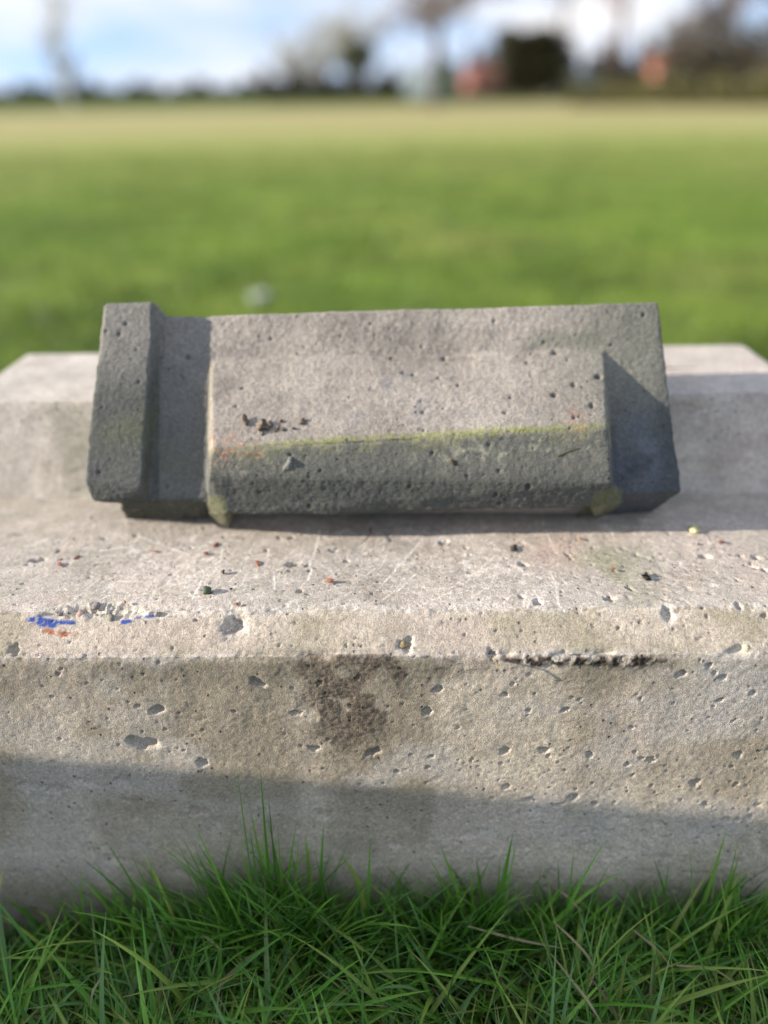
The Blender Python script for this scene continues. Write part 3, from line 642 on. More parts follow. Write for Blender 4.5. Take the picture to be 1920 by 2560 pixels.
bit('moss_clump', 'moss', 'dark crumb of moss on the right part of ledge', at_z(1614, 1445, .349), (0, 0, 1), .0042, 'dark', 65, (1, 1.2, .7), .9)
bit('moss_clump', 'moss', 'dark mossy crumbs near the long curved scratch', at_z(1285, 1370, .349), (0, 0, 1), .0040, 'dark', 66, (1.3, .8, .35), .9)
bit('snail', 'snail', 'small dark snail-like lump stuck to riser beside stone right edge', at_y(1703, 1122, .795), (0, -1, .1), .0045, 'brown', 67, (1, 1.2, .5), .2)
def on_stone(px, py, w_): p = sp(px, py, w_); return to_world(p)
# upper boss face runs from apex (w=0) to ridge (w=.0364): find w by iterating
def boss_w(px, py):
    wv = .02
    for _ in range(12):
        p = sp(px, py, wv); k = (p[0]-r1l[0])/(r1r[0]-r1l[0]); vr_ = r1l[1]+(r1r[1]-r1l[1])*k; va = sp(457, 772)[1]*(1-k)+sp(1305, 754)[1]*k
        wv = .0364*(va-p[1])/(va-vr_) if p[1] > vr_ else .0364-(vr_-p[1])*.18
    return wv
n_up = Vector(ew*.86 - ev*(-.33)); n_up = Vector(tuple(ew*.93+ev*.36)).normalized(); n_lo = Vector(tuple(ew*.98-ev*.18))
for k, (px, py, r, lab, sq) in enumerate([(530, 912, .0042, 'grey-brown soil crumb, leftmost of crumbs on the raised panel', (.7, 1, .8)), (568, 922, .0058, 'largest brown soil crumb on the left of raised panel', (1, 1, .75)), (582, 916, .0036, 'crumb touching the largest soil crumb on its right', (1, .8, .7)), (598, 928, .0028, 'flat soil crumb right of the largest crumb', (1.4, .6, .5)),
        (614, 930, .0026, 'small pale crumb, lowest of the right soil crumbs', (1, .7, .6)), (608, 912, .0026, 'small crumb above the flat soil crumb', (.9, .9, .7)), (655, 910, .0032, 'soil crumb, rightmost of crumbs on the raised panel', (1, 1.2, .5)), (633, 926, .0020, 'tiny crumb between the right soil crumbs', (1, .8, .6)), (567, 938, .0022, 'tiny dark crumb below the largest soil crumb', (1.3, .6, .6))]):
    bit('soil_crumb', 'crumb', lab, on_stone(px, py, boss_w(px, py)), n_up, r, 'crumb', 80+k, sq, .8, 'soil crumbs on the raised panel')
bit('dropping', 'dropping', 'speckled oblong crumb on dark lower face of the stone', on_stone(624, 1002, .0345), n_lo, .0040, 'grey', 95, (1.4, .6, .45), .6)
bit('seed_husk', 'seed', 'small rust-brown husk on dark lower face near the middle', on_stone(980, 1000, .0335), n_lo, .0030, 'brown', 96, (1.2, .8, .6), .6)
# curled twigs
def tube(name, pts, r, col, mat, cat=None, label=None, parent=None, sides=6):
    pts = [Vector(p) for p in pts]; V, Fc = [], []
    for i, p in enumerate(pts):
        d = (pts[min(i+1, len(pts)-1)]-pts[max(i-1, 0)]).normalized(); a = d.orthogonal().normalized(); b = d.cross(a)
        rr = r*(1-.6*i/(len(pts)-1))
        for k in range(sides): t = 2*math.pi*k/sides; V.append(p+a*math.cos(t)*rr+b*math.sin(t)*rr)
    for i in range(len(pts)-1):
        for k in range(sides): Fc.append((i*sides+k, i*sides+(k+1) % sides, (i+1)*sides+(k+1) % sides, (i+1)*sides+k))
    me = np_mesh(name, [tuple(v) for v in V], Fc, np.tile(np.array(col), (len(V), 1))); o = link(name, me, mat, parent)
    if cat: tag(o, label, cat)
    return o
def zl(px, py, h): p = at_z(px, py, .349+h); return tuple(p)
tube('twig', [zl(925, 1318, .001), zl(926, 1330, .004), zl(921, 1342, .006), zl(912, 1352, .004), zl(902, 1360, .001)], .0009, (.12, .06, .045), MAT_PEB, 'twig', 'thin dark curled stem below the stone, touching its shadow')
tube('twig', [tuple(block_point(*block_pick(1232, 1642)[:2])-EY*.002), tuple(block_point(*block_pick(1238, 1640)[:2])-EY*.007), tuple(block_point(*block_pick(1241, 1655)[:2])-EY*.009), tuple(block_point(*block_pick(1246, 1662)[:2])-EY*.008)], .0009, (.40, .33, .16), MAT_PEB, 'twig', 'pale thin twig hanging from a hole under the chamfer')
tube('leaf_sliver', [tuple(to_world(sp(x, y, .0345))) for (x, y) in ((1205, 985), (1220, 978), (1235, 972), (1250, 969))], .0011, (.13, .11, .06), MAT_PEB, 'leaf', 'narrow dry leaf sliver on lower right of the stone')
tube('twig', [tuple(to_world(sp(x, y, w_))) for (x, y, w_) in ((1358, 1012, .0005), (1368, 1016, .003), (1378, 1008, .003), (1384, 1002, .001))], .0007, (.10, .07, .05), MAT_PEB, 'twig', 'short bent twig on bluish flange at stone right end')

# ------------------------------------------------------------------ grass
GREENS = 1.65*np.array([(.075, .19, .022), (.10, .24, .028), (.06, .155, .028), (.14, .28, .04), (.11, .21, .07), (.19, .27, .05)])
def blades(base, hgt, wid, az, lean, bend, col, nseg=6, tipc=None, twist=None):
    n = len(base); t = np.linspace(0, 1, nseg+1)
    d = np.stack([np.cos(az), np.sin(az), np.zeros(n)], -1)
    side = np.stack([-np.sin(az), np.cos(az), np.zeros(n)], -1)
    if twist is not None:
        side = side*np.cos(twist)[:, None] + d*np.sin(twist)[:, None]
    V = np.zeros((n, nseg+1, 3, 3)); Cc = np.zeros((n, nseg+1, 3, 3))
    for i, ti in enumerate(t):
        ang = lean + bend*ti                                  # angle from vertical grows along the blade
        # integrate the curve
        k = 8; s = np.linspace(0, ti, k+1); sm = (s[1:]+s[:-1])/2; ds = ti/k
        a = lean[:, None] + bend[:, None]*sm[None]
        fx = (np.sin(a)*ds).sum(1)*hgt; fz = (np.cos(a)*ds).sum(1)*hgt
        c = base + d*fx[:, None]; c[:, 2] += fz
        wv = wid*(1-ti**2.2)*(0.75+.5*min(ti*3, .5))*.5 + .00008
        V[:, i, 0] = c - side*wv[:, None]; V[:, i, 2] = c + side*wv[:, None]; V[:, i, 1] = c - (d*np.cos(ang)[:, None] - np.array([0, 0, 1])*np.sin(ang)[:, None])*wv[:, None]*.45
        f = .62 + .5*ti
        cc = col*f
        if tipc is not None: cc = cc*(1-tipc[:, None]*ti**3) + np.array([.38, .30, .12])*tipc[:, None]*ti**3
        Cc[:, i, 0] = cc; Cc[:, i, 1] = cc*.85; Cc[:, i, 2] = cc
    idx = np.arange(n*(nseg+1)*3).reshape(n, nseg+1, 3)
    Fc = np.concatenate([np.stack([idx[:, :-1, k], idx[:, :-1, k+1], idx[:, 1:, k+1], idx[:, 1:, k]], -1).reshape(-1, 4) for k in (0, 1)])
    V[..., 2] = np.maximum(V[..., 2], GZ+.001)
    return V.reshape(-1, 3), Fc, Cc.reshape(-1, 3)
def yface(x): return (T0*math.cos(YAW) + x*math.tan(YAW))
n = 24000
bx = rng.uniform(-.75, .75, n); by = rng.uniform(-.02, .512, n); by = np.minimum(by, yface(bx)-.004)
base = np.stack([bx, by, np.full(n, GZ)], -1)
clump = fbm(base, 16, 2, 201); az = rng.uniform(0, 2*math.pi, n)
flow = fbm(base, 5, 2, 202)*3.0
az = np.where(rng.random(n) < .65, flow + rng.normal(0, .7, n)+.6, az)
hg = rng.uniform(.045, .115, n)*(1+.30*clump); wd = rng.uniform(.0018, .0036, n)*(1+1.4*(rng.random(n) < .3)*rng.random(n))
hg *= (1-.35*sstep(-.2, -.33, bx)*0-.5*(bx < -.24))*.55 + .6*sstep(0, .13, yface(bx)-by) + .25*np.exp(-((bx+.10)/.08)**2)
ln = np.abs(rng.normal(.45, .35, n)); bd = rng.uniform(.4, 2.0, n)
ci = rng.integers(0, len(GREENS), n); cl = GREENS[ci]*rng.uniform(.7, 1.25, n)[:, None]*(1+.18*clump)[:, None]
dry = rng.random(n) < .035; cl[dry] = np.array([.30, .24, .11])*rng.uniform(.6, 1.1, (dry.sum(), 1))
tipc = (rng.random(n) < .12)*rng.uniform(.4, 1, n)
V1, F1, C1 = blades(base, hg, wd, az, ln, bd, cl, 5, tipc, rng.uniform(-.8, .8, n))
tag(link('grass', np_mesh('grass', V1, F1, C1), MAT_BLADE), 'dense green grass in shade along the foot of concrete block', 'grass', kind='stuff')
# longer coarse blades lying across the sward
n = 2100
bx = rng.uniform(-.6, .6, n); by = rng.uniform(.05, .50, n); base = np.stack([bx, by, np.full(n, GZ)], -1)
az = rng.uniform(0, 2*math.pi, n)
ro = rng.random(n) < .5; az[ro] = np.where(bx[ro] > .1, rng.normal(.35, .5, ro.sum()), rng.normal(2.6, .8, ro.sum()))
cl = GREENS[rng.integers(0, 6, n)]*rng.uniform(.9, 1.5, n)[:, None]
tipc = (rng.random(n) < .2)*rng.uniform(.4, 1, n)
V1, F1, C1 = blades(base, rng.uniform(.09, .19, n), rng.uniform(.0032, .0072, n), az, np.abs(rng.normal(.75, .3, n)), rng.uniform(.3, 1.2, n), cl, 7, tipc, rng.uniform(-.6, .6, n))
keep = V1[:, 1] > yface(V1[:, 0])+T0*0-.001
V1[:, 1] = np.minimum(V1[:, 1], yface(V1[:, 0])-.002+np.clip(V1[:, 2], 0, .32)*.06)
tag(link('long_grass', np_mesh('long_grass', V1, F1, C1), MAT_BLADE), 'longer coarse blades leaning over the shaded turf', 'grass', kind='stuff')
# thatch: dead flattened blades between the green ones
n = 2600
bx = rng.uniform(-.6, .6, n); by = np.minimum(rng.uniform(.0, .50, n), yface(bx)-.01); base = np.stack([bx, by, np.full(n, GZ+.008)], -1)
cl = np.array([(.34, .27, .14), (.25, .19, .10), (.42, .36, .22), (.18, .14, .07)])[rng.integers(0, 4, n)]*rng.uniform(.6, 1.1, n)[:, None]
V1, F1, C1 = blades(base, rng.uniform(.03, .09, n), rng.uniform(.0012, .0034, n), rng.uniform(0, 6.28, n), rng.uniform(.5, 1.3, n), rng.uniform(-.3, .8, n), cl, 4, None, rng.uniform(-1.2, 1.2, n))
tag(link('thatch', np_mesh('thatch', V1, F1, C1), MAT_BLADE), 'dead straw-coloured thatch low between the green blades', 'dead grass', kind='stuff')
# tufts that stand up against the block: blades given by tip pixel and root pixel (1659-wide view)
def tuft(name, label, specs, seed, extra=0, xr=(0, 0), hr=(.06, .12)):
    rs = np.random.default_rng(seed); Vs, Fs, Cs = [], [], []; off = 0
    for (tx, ty, bx_, wpx) in specs:
        tip = None
        xb = (bx_-830)*1.1573/F*.80
        yb = yface(xb) - rs.uniform(.008, .03)
        yt = yface(xb) - rs.uniform(.004, .02)
        T = at_y(tx*1.1573, ty*1.1573, yt); B = np.array([xb, yb, GZ])
        mid_ = (B+T)/2 + np.array([(B[0]-T[0])*.12, -.004, .012])
        w_ = wpx; c = GREENS[rs.integers(0, 4)]*rs.uniform(.8, 1.2); ns = 8
        tt = np.linspace(0, 1, ns+1); curve = ((1-tt)**2)[:, None]*B + (2*tt*(1-tt))[:, None]*mid_ + (tt**2)[:, None]*T
        tan = np.gradient(curve, axis=0); tan /= np.linalg.norm(tan, axis=1)[:, None]
        sd = np.cross(tan, np.array([rs.uniform(-.5, .5), 1.0, 0])); sd /= np.linalg.norm(sd, axis=1)[:, None]
        ww = (w_*(1-tt**2.0)*.5+.00008)[:, None]
        P = np.stack([curve-sd*ww, curve+sd*ww], 1).reshape(-1, 3); i0 = np.arange(ns)*2
        Fs.append(np.stack([i0, i0+1, i0+3, i0+2], -1)+off); Vs.append(P); Cs.append(np.repeat((c[None]*(.7+.45*tt)[:, None]), 2, 0)); off += len(P)
    if extra:
        xb = rs.normal((xr[0]+xr[1])/2, (xr[1]-xr[0])/3.2, extra); base = np.stack([xb, yface(xb)-rs.uniform(.006, .05, extra), np.full(extra, GZ)], -1)
        az = rs.uniform(-.3, math.pi+.3, extra)*-1; az = np.where(rs.random(extra) < .5, az, rs.choice([0, math.pi], extra)+rs.normal(0, .3, extra))
        V_, F_, C_ = blades(base, rs.uniform(*hr, extra), rs.uniform(.0020, .0052, extra), az, np.abs(rs.normal(.22, .2, extra)), rs.uniform(0, .8, extra), GREENS[rs.integers(0, 5, extra)]*rs.uniform(.75, 1.2, extra)[:, None], 7, None, rs.uniform(-1, 1, extra))
        V_[:, 1] = np.minimum(V_[:, 1], yface(V_[:, 0])-.003+np.clip(V_[:, 2], 0, .32)*.06)
        Vs.append(V_); Fs.append(F_+off); Cs.append(C_)
    o = link(name, np_mesh(name, np.concatenate(Vs), np.concatenate(Fs), np.concatenate(Cs)), MAT_BLADE)
    return tag(o, label, 'grass tuft', 'grass tufts standing against the concrete block')
W1 = .0042; W0 = .0030
tuft('grass_tuft', 'tallest dark grass tuft against the concrete, left of centre', [(510, 1650, 545, .0018), (562, 1652, 575, .0038), (537, 1733, 575, W1), (580, 1720, 590, W0), (577, 1760, 610, W0), (418, 1775, 520, W1), (330, 1812, 540, W0), (511, 1800, 560, W1), (395, 1810, 470, W1), (640, 1780, 590, W1), (600, 1785, 600, W1), (490, 1850, 560, W1), (700, 1775, 670, .0050), (690, 1870, 690, W0), (645, 1810, 620, W0), (370, 1795, 470, .0018), (705, 1900, 710, W0), (540, 1790, 560, W1), (560, 1800, 590, W1), (420, 1830, 500, W1)], 1, 620, (-.20, -.03), (.06, .175))
tuft('grass_tuft', 'arching grass tuft, leaning left on far left of the block', [(228, 1815, 330, W1), (205, 1862, 300, W1), (108, 1862, 250, .0030), (280, 1840, 350, W0), (322, 1850, 330, W0), (175, 1880, 165, W0), (118, 1900, 145, W0), (240, 1915, 250, W0), (300, 1900, 320, W0), (190, 1930, 210, W0)], 2, 150, (-.34, -.18), (.05, .11))
tuft('grass_tuft', 'broad-bladed tuft at the lower left corner of the photo', [(5, 1935, 80, .0062), (45, 2040, 90, .007), (-10, 1960, 40, .005), (60, 2050, 110, .005), (0, 2040, 30, .006)], 3, 60, (-.38, -.31), (.04, .08))
tuft('grass_tuft', 'forked broad-bladed tuft against concrete, right of centre', [(947, 1818, 1010, .0058), (925, 1850, 1000, W1), (1108, 1800, 1045, .0072), (1115, 1815, 1055, W0), (1015, 1870, 1010, W1), (1028, 1850, 1035, W1), (1080, 1850, 1050, W0), (1030, 1880, 1030, W1), (870, 1890, 930, W0), (800, 1810, 775, .0048), (985, 1900, 1000, W1)], 4, 430, (.01, .14), (.05, .135))
tuft('grass_tuft', 'short narrow grass tuft between forked tuft and right tuft', [(1240, 1835, 1195, W1), (1205, 1850, 1190, W0), (1180, 1880, 1180, W0), (1160, 1905, 1175, W0), (1250, 1880, 1200, W0), (1320, 1860, 1230, .0028), (1345, 1885, 1260, W1), (1170, 1870, 1120, W0)], 5, 200, (.13, .23), (.04, .11))
tuft('grass_tuft', 'slanting grass tuft on the right, blades leaning right', [(1570, 1790, 1475, .0046), (1592, 1822, 1520, .0030), (1597, 1845, 1530, .0046), (1490, 1840, 1470, W0), (1410, 1850, 1440, W1), (1445, 1855, 1400, W0), (1545, 1872, 1500, W0), (1600, 1880, 1560, W1), (1585, 1920, 1600, W0), (1650, 1900, 1640, W0)], 6, 330, (.24, .40), (.05, .125))
# dry straw blades lying on the turf
for k, (pts, lab) in enumerate([(((1180, 1905), (1225, 1935), (1258, 1970)), 'straw-coloured dead blade leaning against the concrete, right of centre'), (((1195, 1990), (1250, 2040), (1290, 2090), (1265, 2150)), 'bent pale straw blade with sharp kink on the right turf'),
        (((1010, 2000), (1120, 2030), (1225, 2050)), 'long pale arched blade crossing the turf, right of centre'), (((1370, 2010), (1420, 2050), (1455, 2095)), 'brownish-tipped blade hanging down on the right turf'), (((1460, 2085), (1540, 2090), (1600, 2130)), 'dry arched blade near the right edge of the turf'),
        (((400, 2000), (450, 2025), (485, 2060)), 'short bleached blade on left part of turf'), (((1190, 2060), (1270, 2160), (1300, 2212)), 'thin pale dead stem at the bottom edge'), (((220, 2110), (200, 2140), (195, 2180)), 'small curled pale blade at lower left')]):
    P = np.array([at_z(x*1.1573, y*1.1573, GZ+.075+.012*math.sin(i*1.7+k)) for i, (x, y) in enumerate(pts)])
    t = np.linspace(0, len(P)-1, 13); cur = np.stack([np.interp(t, range(len(P)), P[:, c]) for c in range(3)], -1)
    for _ in range(3): cur[1:-1] = (cur[:-2]+cur[1:-1]*2+cur[2:])/4
    tg = np.gradient(cur, axis=0); sd = np.cross(tg, (0, -.3, 1)); sd /= np.linalg.norm(sd, axis=1)[:, None]; ww = (.0013*np.sin(np.linspace(.5, 3.0, 13)))[:, None]
    Pv = np.stack([cur-sd*ww, cur+np.array([0, 0, .0006]), cur+sd*ww], 1).reshape(-1, 3); i0 = np.arange(12)*3
    Fv = np.concatenate([np.stack([i0, i0+1, i0+4, i0+3], -1), np.stack([i0+1, i0+2, i0+5, i0+4], -1)])
    tag(link('dry_blade', np_mesh('dry_blade', Pv, Fv, np.tile(np.array([.46, .38, .22]), (len(Pv), 1))), MAT_BLADE), lab, 'dry grass blade', 'dead straw blades on the turf')

# turf of the field behind the block
n = 70000
yy = 1.28 + 14*rng.random(n)**1.7; xx = rng.uniform(-.75, .75, n)*yy*1.1
base = np.stack([xx, yy, GZ+np.maximum(0, yy-11)*.0103], -1)
g = np.array([(.16, .25, .03), (.21, .30, .045), (.26, .34, .06), (.13, .215, .03)])[rng.integers(0, 4, n)]*rng.uniform(.8, 1.25, n)[:, None]*(1+.55*fbm(base, 1.6, 3, 301))[:, None]*np.array([1, 1, 1])
V1, F1, C1 = blades(base, rng.uniform(.03, .075, n)*(1+.4*fbm(base, 3.0, 2, 302)), rng.uniform(.003, .006, n)*(1+yy/5), rng.uniform(0, 6.28, n), np.abs(rng.normal(.3, .3, n)), rng.uniform(.2, 1.2, n), g, 2, None, rng.uniform(-1, 1, n))
tag(link('field_grass', np_mesh('field_grass', V1, F1, C1), MAT_BLADE), 'bright sunlit green grass of the field behind the block', 'grass', kind='stuff')
# white scrap in the field
P = at_z(654, 742, GZ+.03); me = pebble_mesh('paper_scrap', .042, (.32, .35, .30), 77, 3, (1.1, .7, .65), .5)
o = link('paper_scrap', me, mat_mineral('paper', grain=200, var=.05, bump=.001, void=False)); o.location = P; tag(o, 'small blurred white scrap lying in the field behind the stone', 'litter')

# ------------------------------------------------------------------ unseen blocks added left of the camera to cast the shadow on the lower face
posf, norf, facf, Qf, _ = build_block(False)
posf = posf + norf*(fbm(posf, 9, 3, 401)*.002)[:, None]
Cf = np.tile(np.array([.42, .38, .33]), (len(posf), 1))*(1+.15*fbm(posf, 8, 4, 402))[:, None]
posf[:, 2] += .05; posf[:, 1] -= PROF[-1][0]; posf[:, 0] -= HXC
bot = posf[:, 2].min()
mf = np_mesh('concrete_block', posf, facf, Cf)
def shade_block(loc, rot, label):
    e = empty('concrete_block', loc); e.rotation_euler = rot; link('body', mf, MAT_FARBLOCK, e); tag(e, label, 'concrete block'); return e
# leaning one: long axis rises away from the face along a slope of 55 degrees
A_SL = math.atan(1.68)
lean_dir = Vector((0, -math.cos(A_SL), math.sin(A_SL))); nrm = Vector((0, math.sin(A_SL), math.cos(A_SL)))
XO = -1.30
# its flat underside faces up along the line through (Y=.52, z=.33)
p_line = Vector((XO-.37, .5175, .326)) + Vector((0, 0, 0.0))
mid = p_line + lean_dir*.42
e = shade_block(mid, (0, 0, 0), 'unseen tipped pale concrete block, added to shade the lower face')
xa = lean_dir; za = -nrm; ya = za.cross(xa)
e.rotation_mode = 'QUATERNION'; e.rotation_quaternion = Matrix((xa, ya, za)).transposed().to_quaternion()
shade_block((XO-.40, -.98, GZ+.02), (0, 0, R(90)), 'unseen upright pale concrete block, added behind the tipped shade block')

# ------------------------------------------------------------------ far background
def leafcloud(name, centers_fn, nleaf, size, cols, parent=None, seed=0, mat=None):
    rs = np.random.default_rng(seed); P = centers_fn(rs, nleaf); a = rs.normal(size=(nleaf, 3)); a /= np.linalg.norm(a, axis=1)[:, None]
    b = np.cross(a, rs.normal(size=(nleaf, 3))); b /= np.linalg.norm(b, axis=1)[:, None]; s = (size*rs.uniform(.6, 1.4, nleaf))[:, None]
    V = np.stack([P-a*s, P-b*s*.5, P+a*s, P+b*s*.5], 1).reshape(-1, 3); Fc = np.arange(nleaf*4).reshape(-1, 4)
    c = np.array(cols)[rs.integers(0, len(cols), nleaf)]*rs.uniform(.7, 1.3, nleaf)[:, None]
    return link(name, np_mesh(name, V, Fc, np.repeat(c, 4, 0), False), mat or MAT_BLADE, parent)
MAT_BARK = mat_mineral('bark', grain=8, var=.3, bump=.02, void=False, coarse=2)
def bare_tree(label, base, height, spread, col, seed, lean=(0, 0), twig=.012, levels=5, trunk_r=None, low=.28, cat='tree', twigcol=None, up=.45):
    rs = random.Random(seed); e = empty('bare_tree', (base[0], base[1], gh(base[1]))); tag(e, label, cat)
    tr_ = trunk_r or height*.022; V, Fc, Vt, Ft = [], [], [], []
    def seg(Vl, Fl, a, b, ra, rb, sides):
        d = (b-a).normalized(); o1 = d.orthogonal().normalized(); o2 = d.cross(o1); i0 = len(Vl)
        for p, r in ((a, ra), (b, rb)):
            for k in range(sides): t = 2*math.pi*k/sides; Vl.append(tuple(p+o1*math.cos(t)*r+o2*math.sin(t)*r))
        for k in range(sides): Fl.append((i0+k, i0+(k+1) % sides, i0+sides+(k+1) % sides, i0+sides+k))
    p = Vector((0, 0, -.1)); d = Vector((lean[0], lean[1], 1)).normalized(); n = 9; tips = []
    for i in range(n):
        q_ = p + d*(height*.75/n); r0 = tr_*(1-i/n*.75); r1 = tr_*(1-(i+1)/n*.75); seg(V, Fc, p, q_, r0, r1, 8)
        if i/n > low: tips += [(q_, r1)]*2
        p = q_; d = (d+Vector((rs.uniform(-.1, .1), rs.uniform(-.1, .1), .05))).normalized()
    tips.append((p, tr_*.25))
    def grow(p, d, ln, r, lev):
        for i in range(3):
            q_ = p+d*ln/3; seg(Vt, Ft, p, q_, r*(1-i*.2), r*(1-(i+1)*.2), 5 if lev > 3 else 3); p = q_
            d = (d+Vector((rs.uniform(-.3, .3), rs.uniform(-.3, .3), rs.uniform(-.1, .3)))).normalized()
            if lev > 1:
                for _ in range(2 if lev > 2 else 3):
                    s = Vector((rs.gauss(0, 1), rs.gauss(0, 1), rs.gauss(.2, .6))).normalized(); grow(p, (d*.8+s*.75).normalized(), ln*rs.uniform(.45, .65), max(r*.5, twig), lev-1)
    for (p_, r_) in tips:
        a = rs.uniform(0, 6.28); grow(p_, Vector((math.cos(a), math.sin(a), up+rs.uniform(0, .5))).normalized(), spread*rs.uniform(.6, 1.1), r_*.6, levels-1)
    link('trunk', np_mesh('trunk', V, Fc, np.tile(np.array(col), (len(V), 1))), MAT_BARK, e)
    link('crown', np_mesh('crown', Vt, Ft, np.tile(np.array(twigcol or col), (len(Vt), 1)), False), MAT_BARK, e)
    return e
def g(px, D): p = at_y(px*1.1573, 400, D); return (p[0], D, 0)     # ground spot below view column px at distance D
def colx(px, D):
    # x of a point near the horizon seen at column px (1659-wide) at distance D
    d = ray(px*1.1573, 235); return d[0]/d[1]*D
def ell(c, r):
    def f(rs, n):
        a = rs.normal(size=(n, 3)); a /= np.linalg.norm(a, axis=1)[:, None]; k = rs.random(n)**(.45)
        P = a*k[:, None]; P *= (1+.25*np.sin(5*np.arctan2(a[:, 1], a[:, 0])+3*a[:, 2]))[:, None]; return P*np.array(r)+np.array(c)
    return f
def tree_leafy(label, px, D, z0, z1, halfw, cols, seed, nleaf=9000, name='evergreen_tree', size=.12, square=False):
    x = colx(px, D); e = empty(name, (x, D, gh(D))); tag(e, label, 'tree')
    V, Fc = [], []
    t_ = tube('trunk', [(0, 0, -.1), (.05, 0, z1*.4), (0, .05, z1*.85)], max(.12, halfw*.09), (.09, .07, .05), MAT_BARK, parent=e, sides=8)
    if square:
        def f(rs, n):
            P = rs.uniform(-1, 1, (n, 3)); k = rs.random(n) < .5; P[k, 1] = np.sign(P[k, 1])*rs.uniform(.7, 1.05, k.sum())
            P[:, :2] *= (1-.12*np.clip(P[:, 2:3], 0, 1)); P += .12*np.sin(P[:, [1, 2, 0]]*7); return P*np.array([halfw, halfw*.8, (z1-z0)/2])+np.array([0, 0, (z0+z1)/2])
    else: f = ell((0, 0, (z0+z1)/2), (halfw, halfw*.8, (z1-z0)/2))
    leafcloud('crown', f, nleaf, size, cols, e, seed); return e
def zat(py, D, px=830):                # height seen at view row py at distance D
    p = at_y(px*1.1573, py*1.1573, D); return p[2]-gh(D)
# far hedgerow on the left, one long mass
def hedge(label, x0, x1, D0, D1, h, dep, cols, nleaf, seed, size=.3, z0=0, hfn=None):
    def f(rs, n):
        t = rs.random(n); x = x0+(x1-x0)*t; y = D0+(D1-D0)*t+rs.uniform(-dep, dep, n)
        hh = h*(.75+.25*np.sin(t*37+1)+.2*np.sin(t*91)+.15*np.sin(t*211)); z = z0+hh*rs.random(n)**.8; return np.stack([x, y, z], -1)
    e = empty('hedge', ((x0+x1)/2, (D0+D1)/2, gh((D0+D1)/2))); tag(e, label, 'hedge')
    o = leafcloud('foliage', f, nleaf, size, cols, e, seed); o.location = (-(x0+x1)/2, -(D0+D1)/2, 0)
    return e
hedge('long dark hedgerow on the horizon at left', colx(-60, 150), colx(640, 150), 150, 150, 2.3, 2, [(.06, .065, .035), (.08, .07, .045), (.09, .08, .05)], 16000, 501, .45)
hedge('brown winter hedge behind the field at centre', colx(560, 90), colx(960, 90), 92, 90, 2.6, 1.5, [(.10, .085, .045), (.06, .055, .03), (.13, .11, .07)], 9000, 502, .32)
hedge('tall brown hedge behind the field at right', colx(940, 80), colx(1480, 75), 82, 76, 3.7, 1.5, [(.16, .13, .10), (.11, .095, .07), (.19, .15, .13)], 11000, 503, .30)
hedge('scrubby olive-brown thicket at the far right', colx(1440, 45), colx(1760, 40), 46, 42, 3.2, 1.6, [(.22, .18, .12), (.15, .13, .09), (.26, .21, .14)], 9000, 504, .16)
hedge('low olive scrub strip along the right field edge', colx(1250, 42), colx(1760, 34), 44, 36, 1.1, 1.2, [(.17, .16, .06), (.12, .13, .04), (.22, .19, .09)], 9000, 505, .12)
# trees
tree_leafy('dark square-topped evergreen behind the field, right of centre', 1140, 60, .8, zat(66, 60, 1140), (colx(1214, 60)-colx(1066, 60))/2, [(.065, .062, .025), (.085, .075, .032), (.05, .05, .022), (.10, .08, .04)], 511, 11000, size=.14, square=True)
tree_leafy('small olive rounded bush on skyline at centre', 775, 85, 2.5, zat(85, 85, 775), 1.7, [(.12, .12, .05), (.09, .10, .04)], 512, 3500, 'round_tree', .16)
bare_tree('pale cream bare tree on the skyline at centre', (colx(760, 95), 95, 0), 7.5, 4.2, (.36, .33, .24), 521, twig=.05, levels=4, low=.12, up=.15)
bare_tree('pale bare tree just left of centre on the skyline', (colx(655, 95), 95, 0), 4.6, 3.0, (.34, .31, .22), 522, twig=.045, levels=4, low=.12, up=.15)
bare_tree('bare brown tree with dark trunk behind the field at centre', (colx(940, 44), 44, 0), 11, 3.2, (.13, .10, .085), 523, twig=.030, levels=5, low=.20, twigcol=(.24, .19, .165))
bare_tree('tall bare tree whose twigs fill the top right', (colx(1330, 62), 62, 0), 16, 5.6, (.15, .11, .09), 524, twig=.036, levels=5, low=.30, twigcol=(.26, .17, .12))
bare_tree('bare reddish-brown tree at the far top right', (colx(1560, 58), 58, 0), 15, 5.4, (.14, .11, .09), 525, twig=.034, levels=5, low=.30, twigcol=(.24, .16, .12))
bare_tree('bare tree crown rising behind the dark evergreen', (colx(1190, 74), 74, 0), 15, 5.4, (.15, .12, .10), 531, twig=.04, levels=5, low=.34, twigcol=(.25, .20, .17))
bare_tree('tall bare tree leaning in from the right edge', (colx(1690, 60), 60, 0), 14, 5.2, (.15, .12, .10), 532, twig=.036, levels=5, low=.25, twigcol=(.25, .19, .15))
bare_tree('low bare shrubby tree beside the right play tower', (colx(1500, 66), 66, 0), 6, 2.2, (.15, .12, .10), 526, twig=.02, levels=5, low=.15, twigcol=(.2, .15, .12))
bare_tree('slender pale leaning bare tree at far left', (colx(150, 70), 70, 0), 14, 1.5, (.50, .48, .43), 527, lean=(-.16, 0), twig=.02, levels=4, low=.18, twigcol=(.52, .50, .45), trunk_r=.26, up=1.2)
bare_tree('small dark bare tree beneath the leaning pale tree', (colx(145, 100), 100, 0), 4.5, 1.5, (.08, .07, .05), 528, twig=.03, levels=4, low=.1)
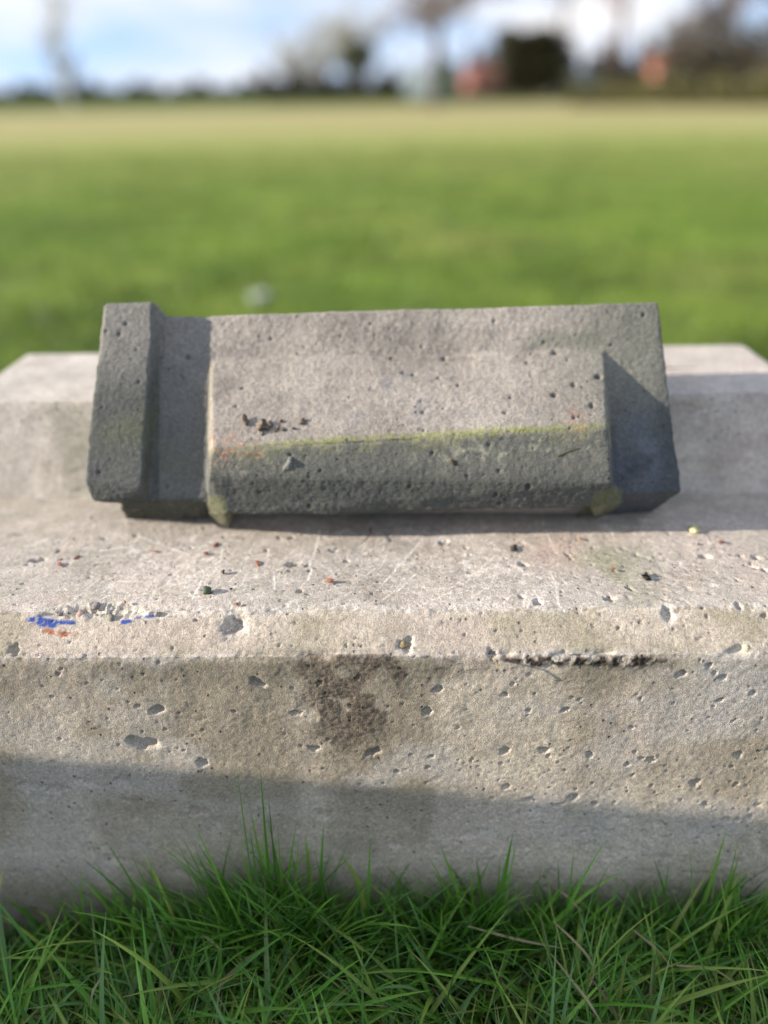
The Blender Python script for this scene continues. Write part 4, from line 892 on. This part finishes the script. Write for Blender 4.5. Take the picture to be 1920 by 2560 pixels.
# play towers
def box(name, c, s, mat, parent):
    bm = bmesh.new(); bmesh.ops.create_cube(bm, size=1)
    for v_ in bm.verts: v_.co = Vector((v_.co.x*s[0], v_.co.y*s[1], v_.co.z*s[2]))
    bmesh.ops.bevel(bm, geom=list(bm.edges), offset=min(s)*.08, segments=2, affect='EDGES', profile=.6)
    me = bpy.data.meshes.new(name); bm.to_mesh(me); bm.free(); o = link(name, me, mat, parent); o.location = c; return o
MAT_RED = mat_plain('red_paint', (.30, .115, .085), .5, .1, 3, .001); MAT_ORA = mat_plain('orange_paint', (.36, .15, .10), .5, .1, 3, .001)
MAT_POST = mat_plain('post_wood', (.16, .12, .09), .8, .2, 6, .002); MAT_WHITE = mat_plain('white_paint', (.24, .29, .30), .4, .05, 3, .0005); MAT_GLASS = mat_plain('dark_glass', (.03, .035, .04), .1, .1, 3, .0001)
MAT_RUB = mat_plain('tyre_rubber', (.02, .02, .02), .8, .1, 3, .001); MAT_GREEN = mat_plain('green_paint', (.09, .17, .12), .5, .1, 3, .001)
def play_tower(label, px, D, w, z0, z1, mat):
    e = empty('play_tower', (colx(px, D), D, gh(D)), .3); tag(e, label, 'play tower')
    for sx in (-1, 1):
        for sy in (-1, 1): box('post', (sx*w*.46, sy*w*.46, z1*.5), (.12, .12, z1), MAT_POST, e)
    h = (z1-z0)*.5
    for (c, s) in (((0, -w/2, z0+h/2), (w*.9, .05, h)), ((0, w/2, z0+h/2), (w*.9, .05, h)), ((-w/2, 0, z0+h/2), (.05, w*.9, h)), ((w/2, 0, z0+h/2), (.05, w*.9, h))): box('panel', c, s, mat, e)
    box('deck', (0, 0, z0-.05), (w, w, .08), MAT_POST, e)
    bm = bmesh.new(); r = bmesh.ops.create_cone(bm, cap_ends=True, segments=4, radius1=w*.82, radius2=.04, depth=(z1-z0)*.6); bmesh.ops.rotate(bm, verts=bm.verts, matrix=Matrix.Rotation(R(45), 3, 'Z'))
    me = bpy.data.meshes.new('roof'); bm.to_mesh(me); bm.free(); o = link('roof', me, mat, e); o.location = (0, 0, z0+h+.15+(z1-z0)*.3)
play_tower('red play tower left of the dark evergreen', 1035, 56, 1.8, .85, 2.15, MAT_RED)
play_tower('brighter orange play tower against trees at the right', 1450, 56, 2.4, 1.2, 2.9, MAT_ORA)
def van(label, px, D, L_, h, rz, mat, zbase=0.0):
    e = empty('parked_van', (colx(px, D), D, gh(D)), rz); tag(e, label, 'van')
    bm = bmesh.new(); prof = [(-L_/2, .35), (-L_/2, h), (L_*.22, h), (L_*.36, h*.62), (L_/2, h*.5), (L_/2, .35)]
    f = [bm.verts.new((x, -.9, z)) for x, z in prof]; bk = [bm.verts.new((x, .9, z)) for x, z in prof]
    bm.faces.new(f); bm.faces.new(bk[::-1])
    for i in range(len(prof)): j = (i+1) % len(prof); bm.faces.new((f[j], f[i], bk[i], bk[j]))
    bmesh.ops.bevel(bm, geom=list(bm.edges), offset=.08, segments=3, affect='EDGES'); me = bpy.data.meshes.new('body'); bm.to_mesh(me); bm.free(); link('body', me, mat, e)
    for sx in (-.32, .32):
        for sy in (-1, 1):
            bm = bmesh.new(); bmesh.ops.create_cone(bm, cap_ends=True, segments=20, radius1=.34, radius2=.34, depth=.22); bmesh.ops.rotate(bm, verts=bm.verts, matrix=Matrix.Rotation(R(90), 3, 'X'))
            me = bpy.data.meshes.new('wheel'); bm.to_mesh(me); bm.free(); o = link('wheel', me, MAT_RUB, e); o.location = (L_*sx, sy*.82, .34)
    for sy in (-1, 1): box('side_window', (L_*.12, sy*.905, h*.78), (L_*.18, .02, h*.22), MAT_GLASS, e)
    ws = box('windscreen', (L_*.30, 0, h*.82), (.03, 1.5, h*.3), MAT_GLASS, e); ws.rotation_euler = (0, R(-32), 0)
van('pale white-blue van parked beyond the field at centre', 922, 62, 4.6, 2.1, R(70), MAT_WHITE)
van('small pale van right of the dark evergreen', 1248, 60, 3.6, 1.9, R(20), MAT_WHITE)
box_e = empty('green_bin', (colx(962, 60), 60, gh(60))); tag(box_e, 'dull green container standing beside the white-blue van', 'container')
box('container_body', (0, 0, 1.2), (.9, .9, 2.4), MAT_GREEN, box_e); box('lid', (0, 0, 2.47), (1.0, 1.0, .12), MAT_GREEN, box_e)
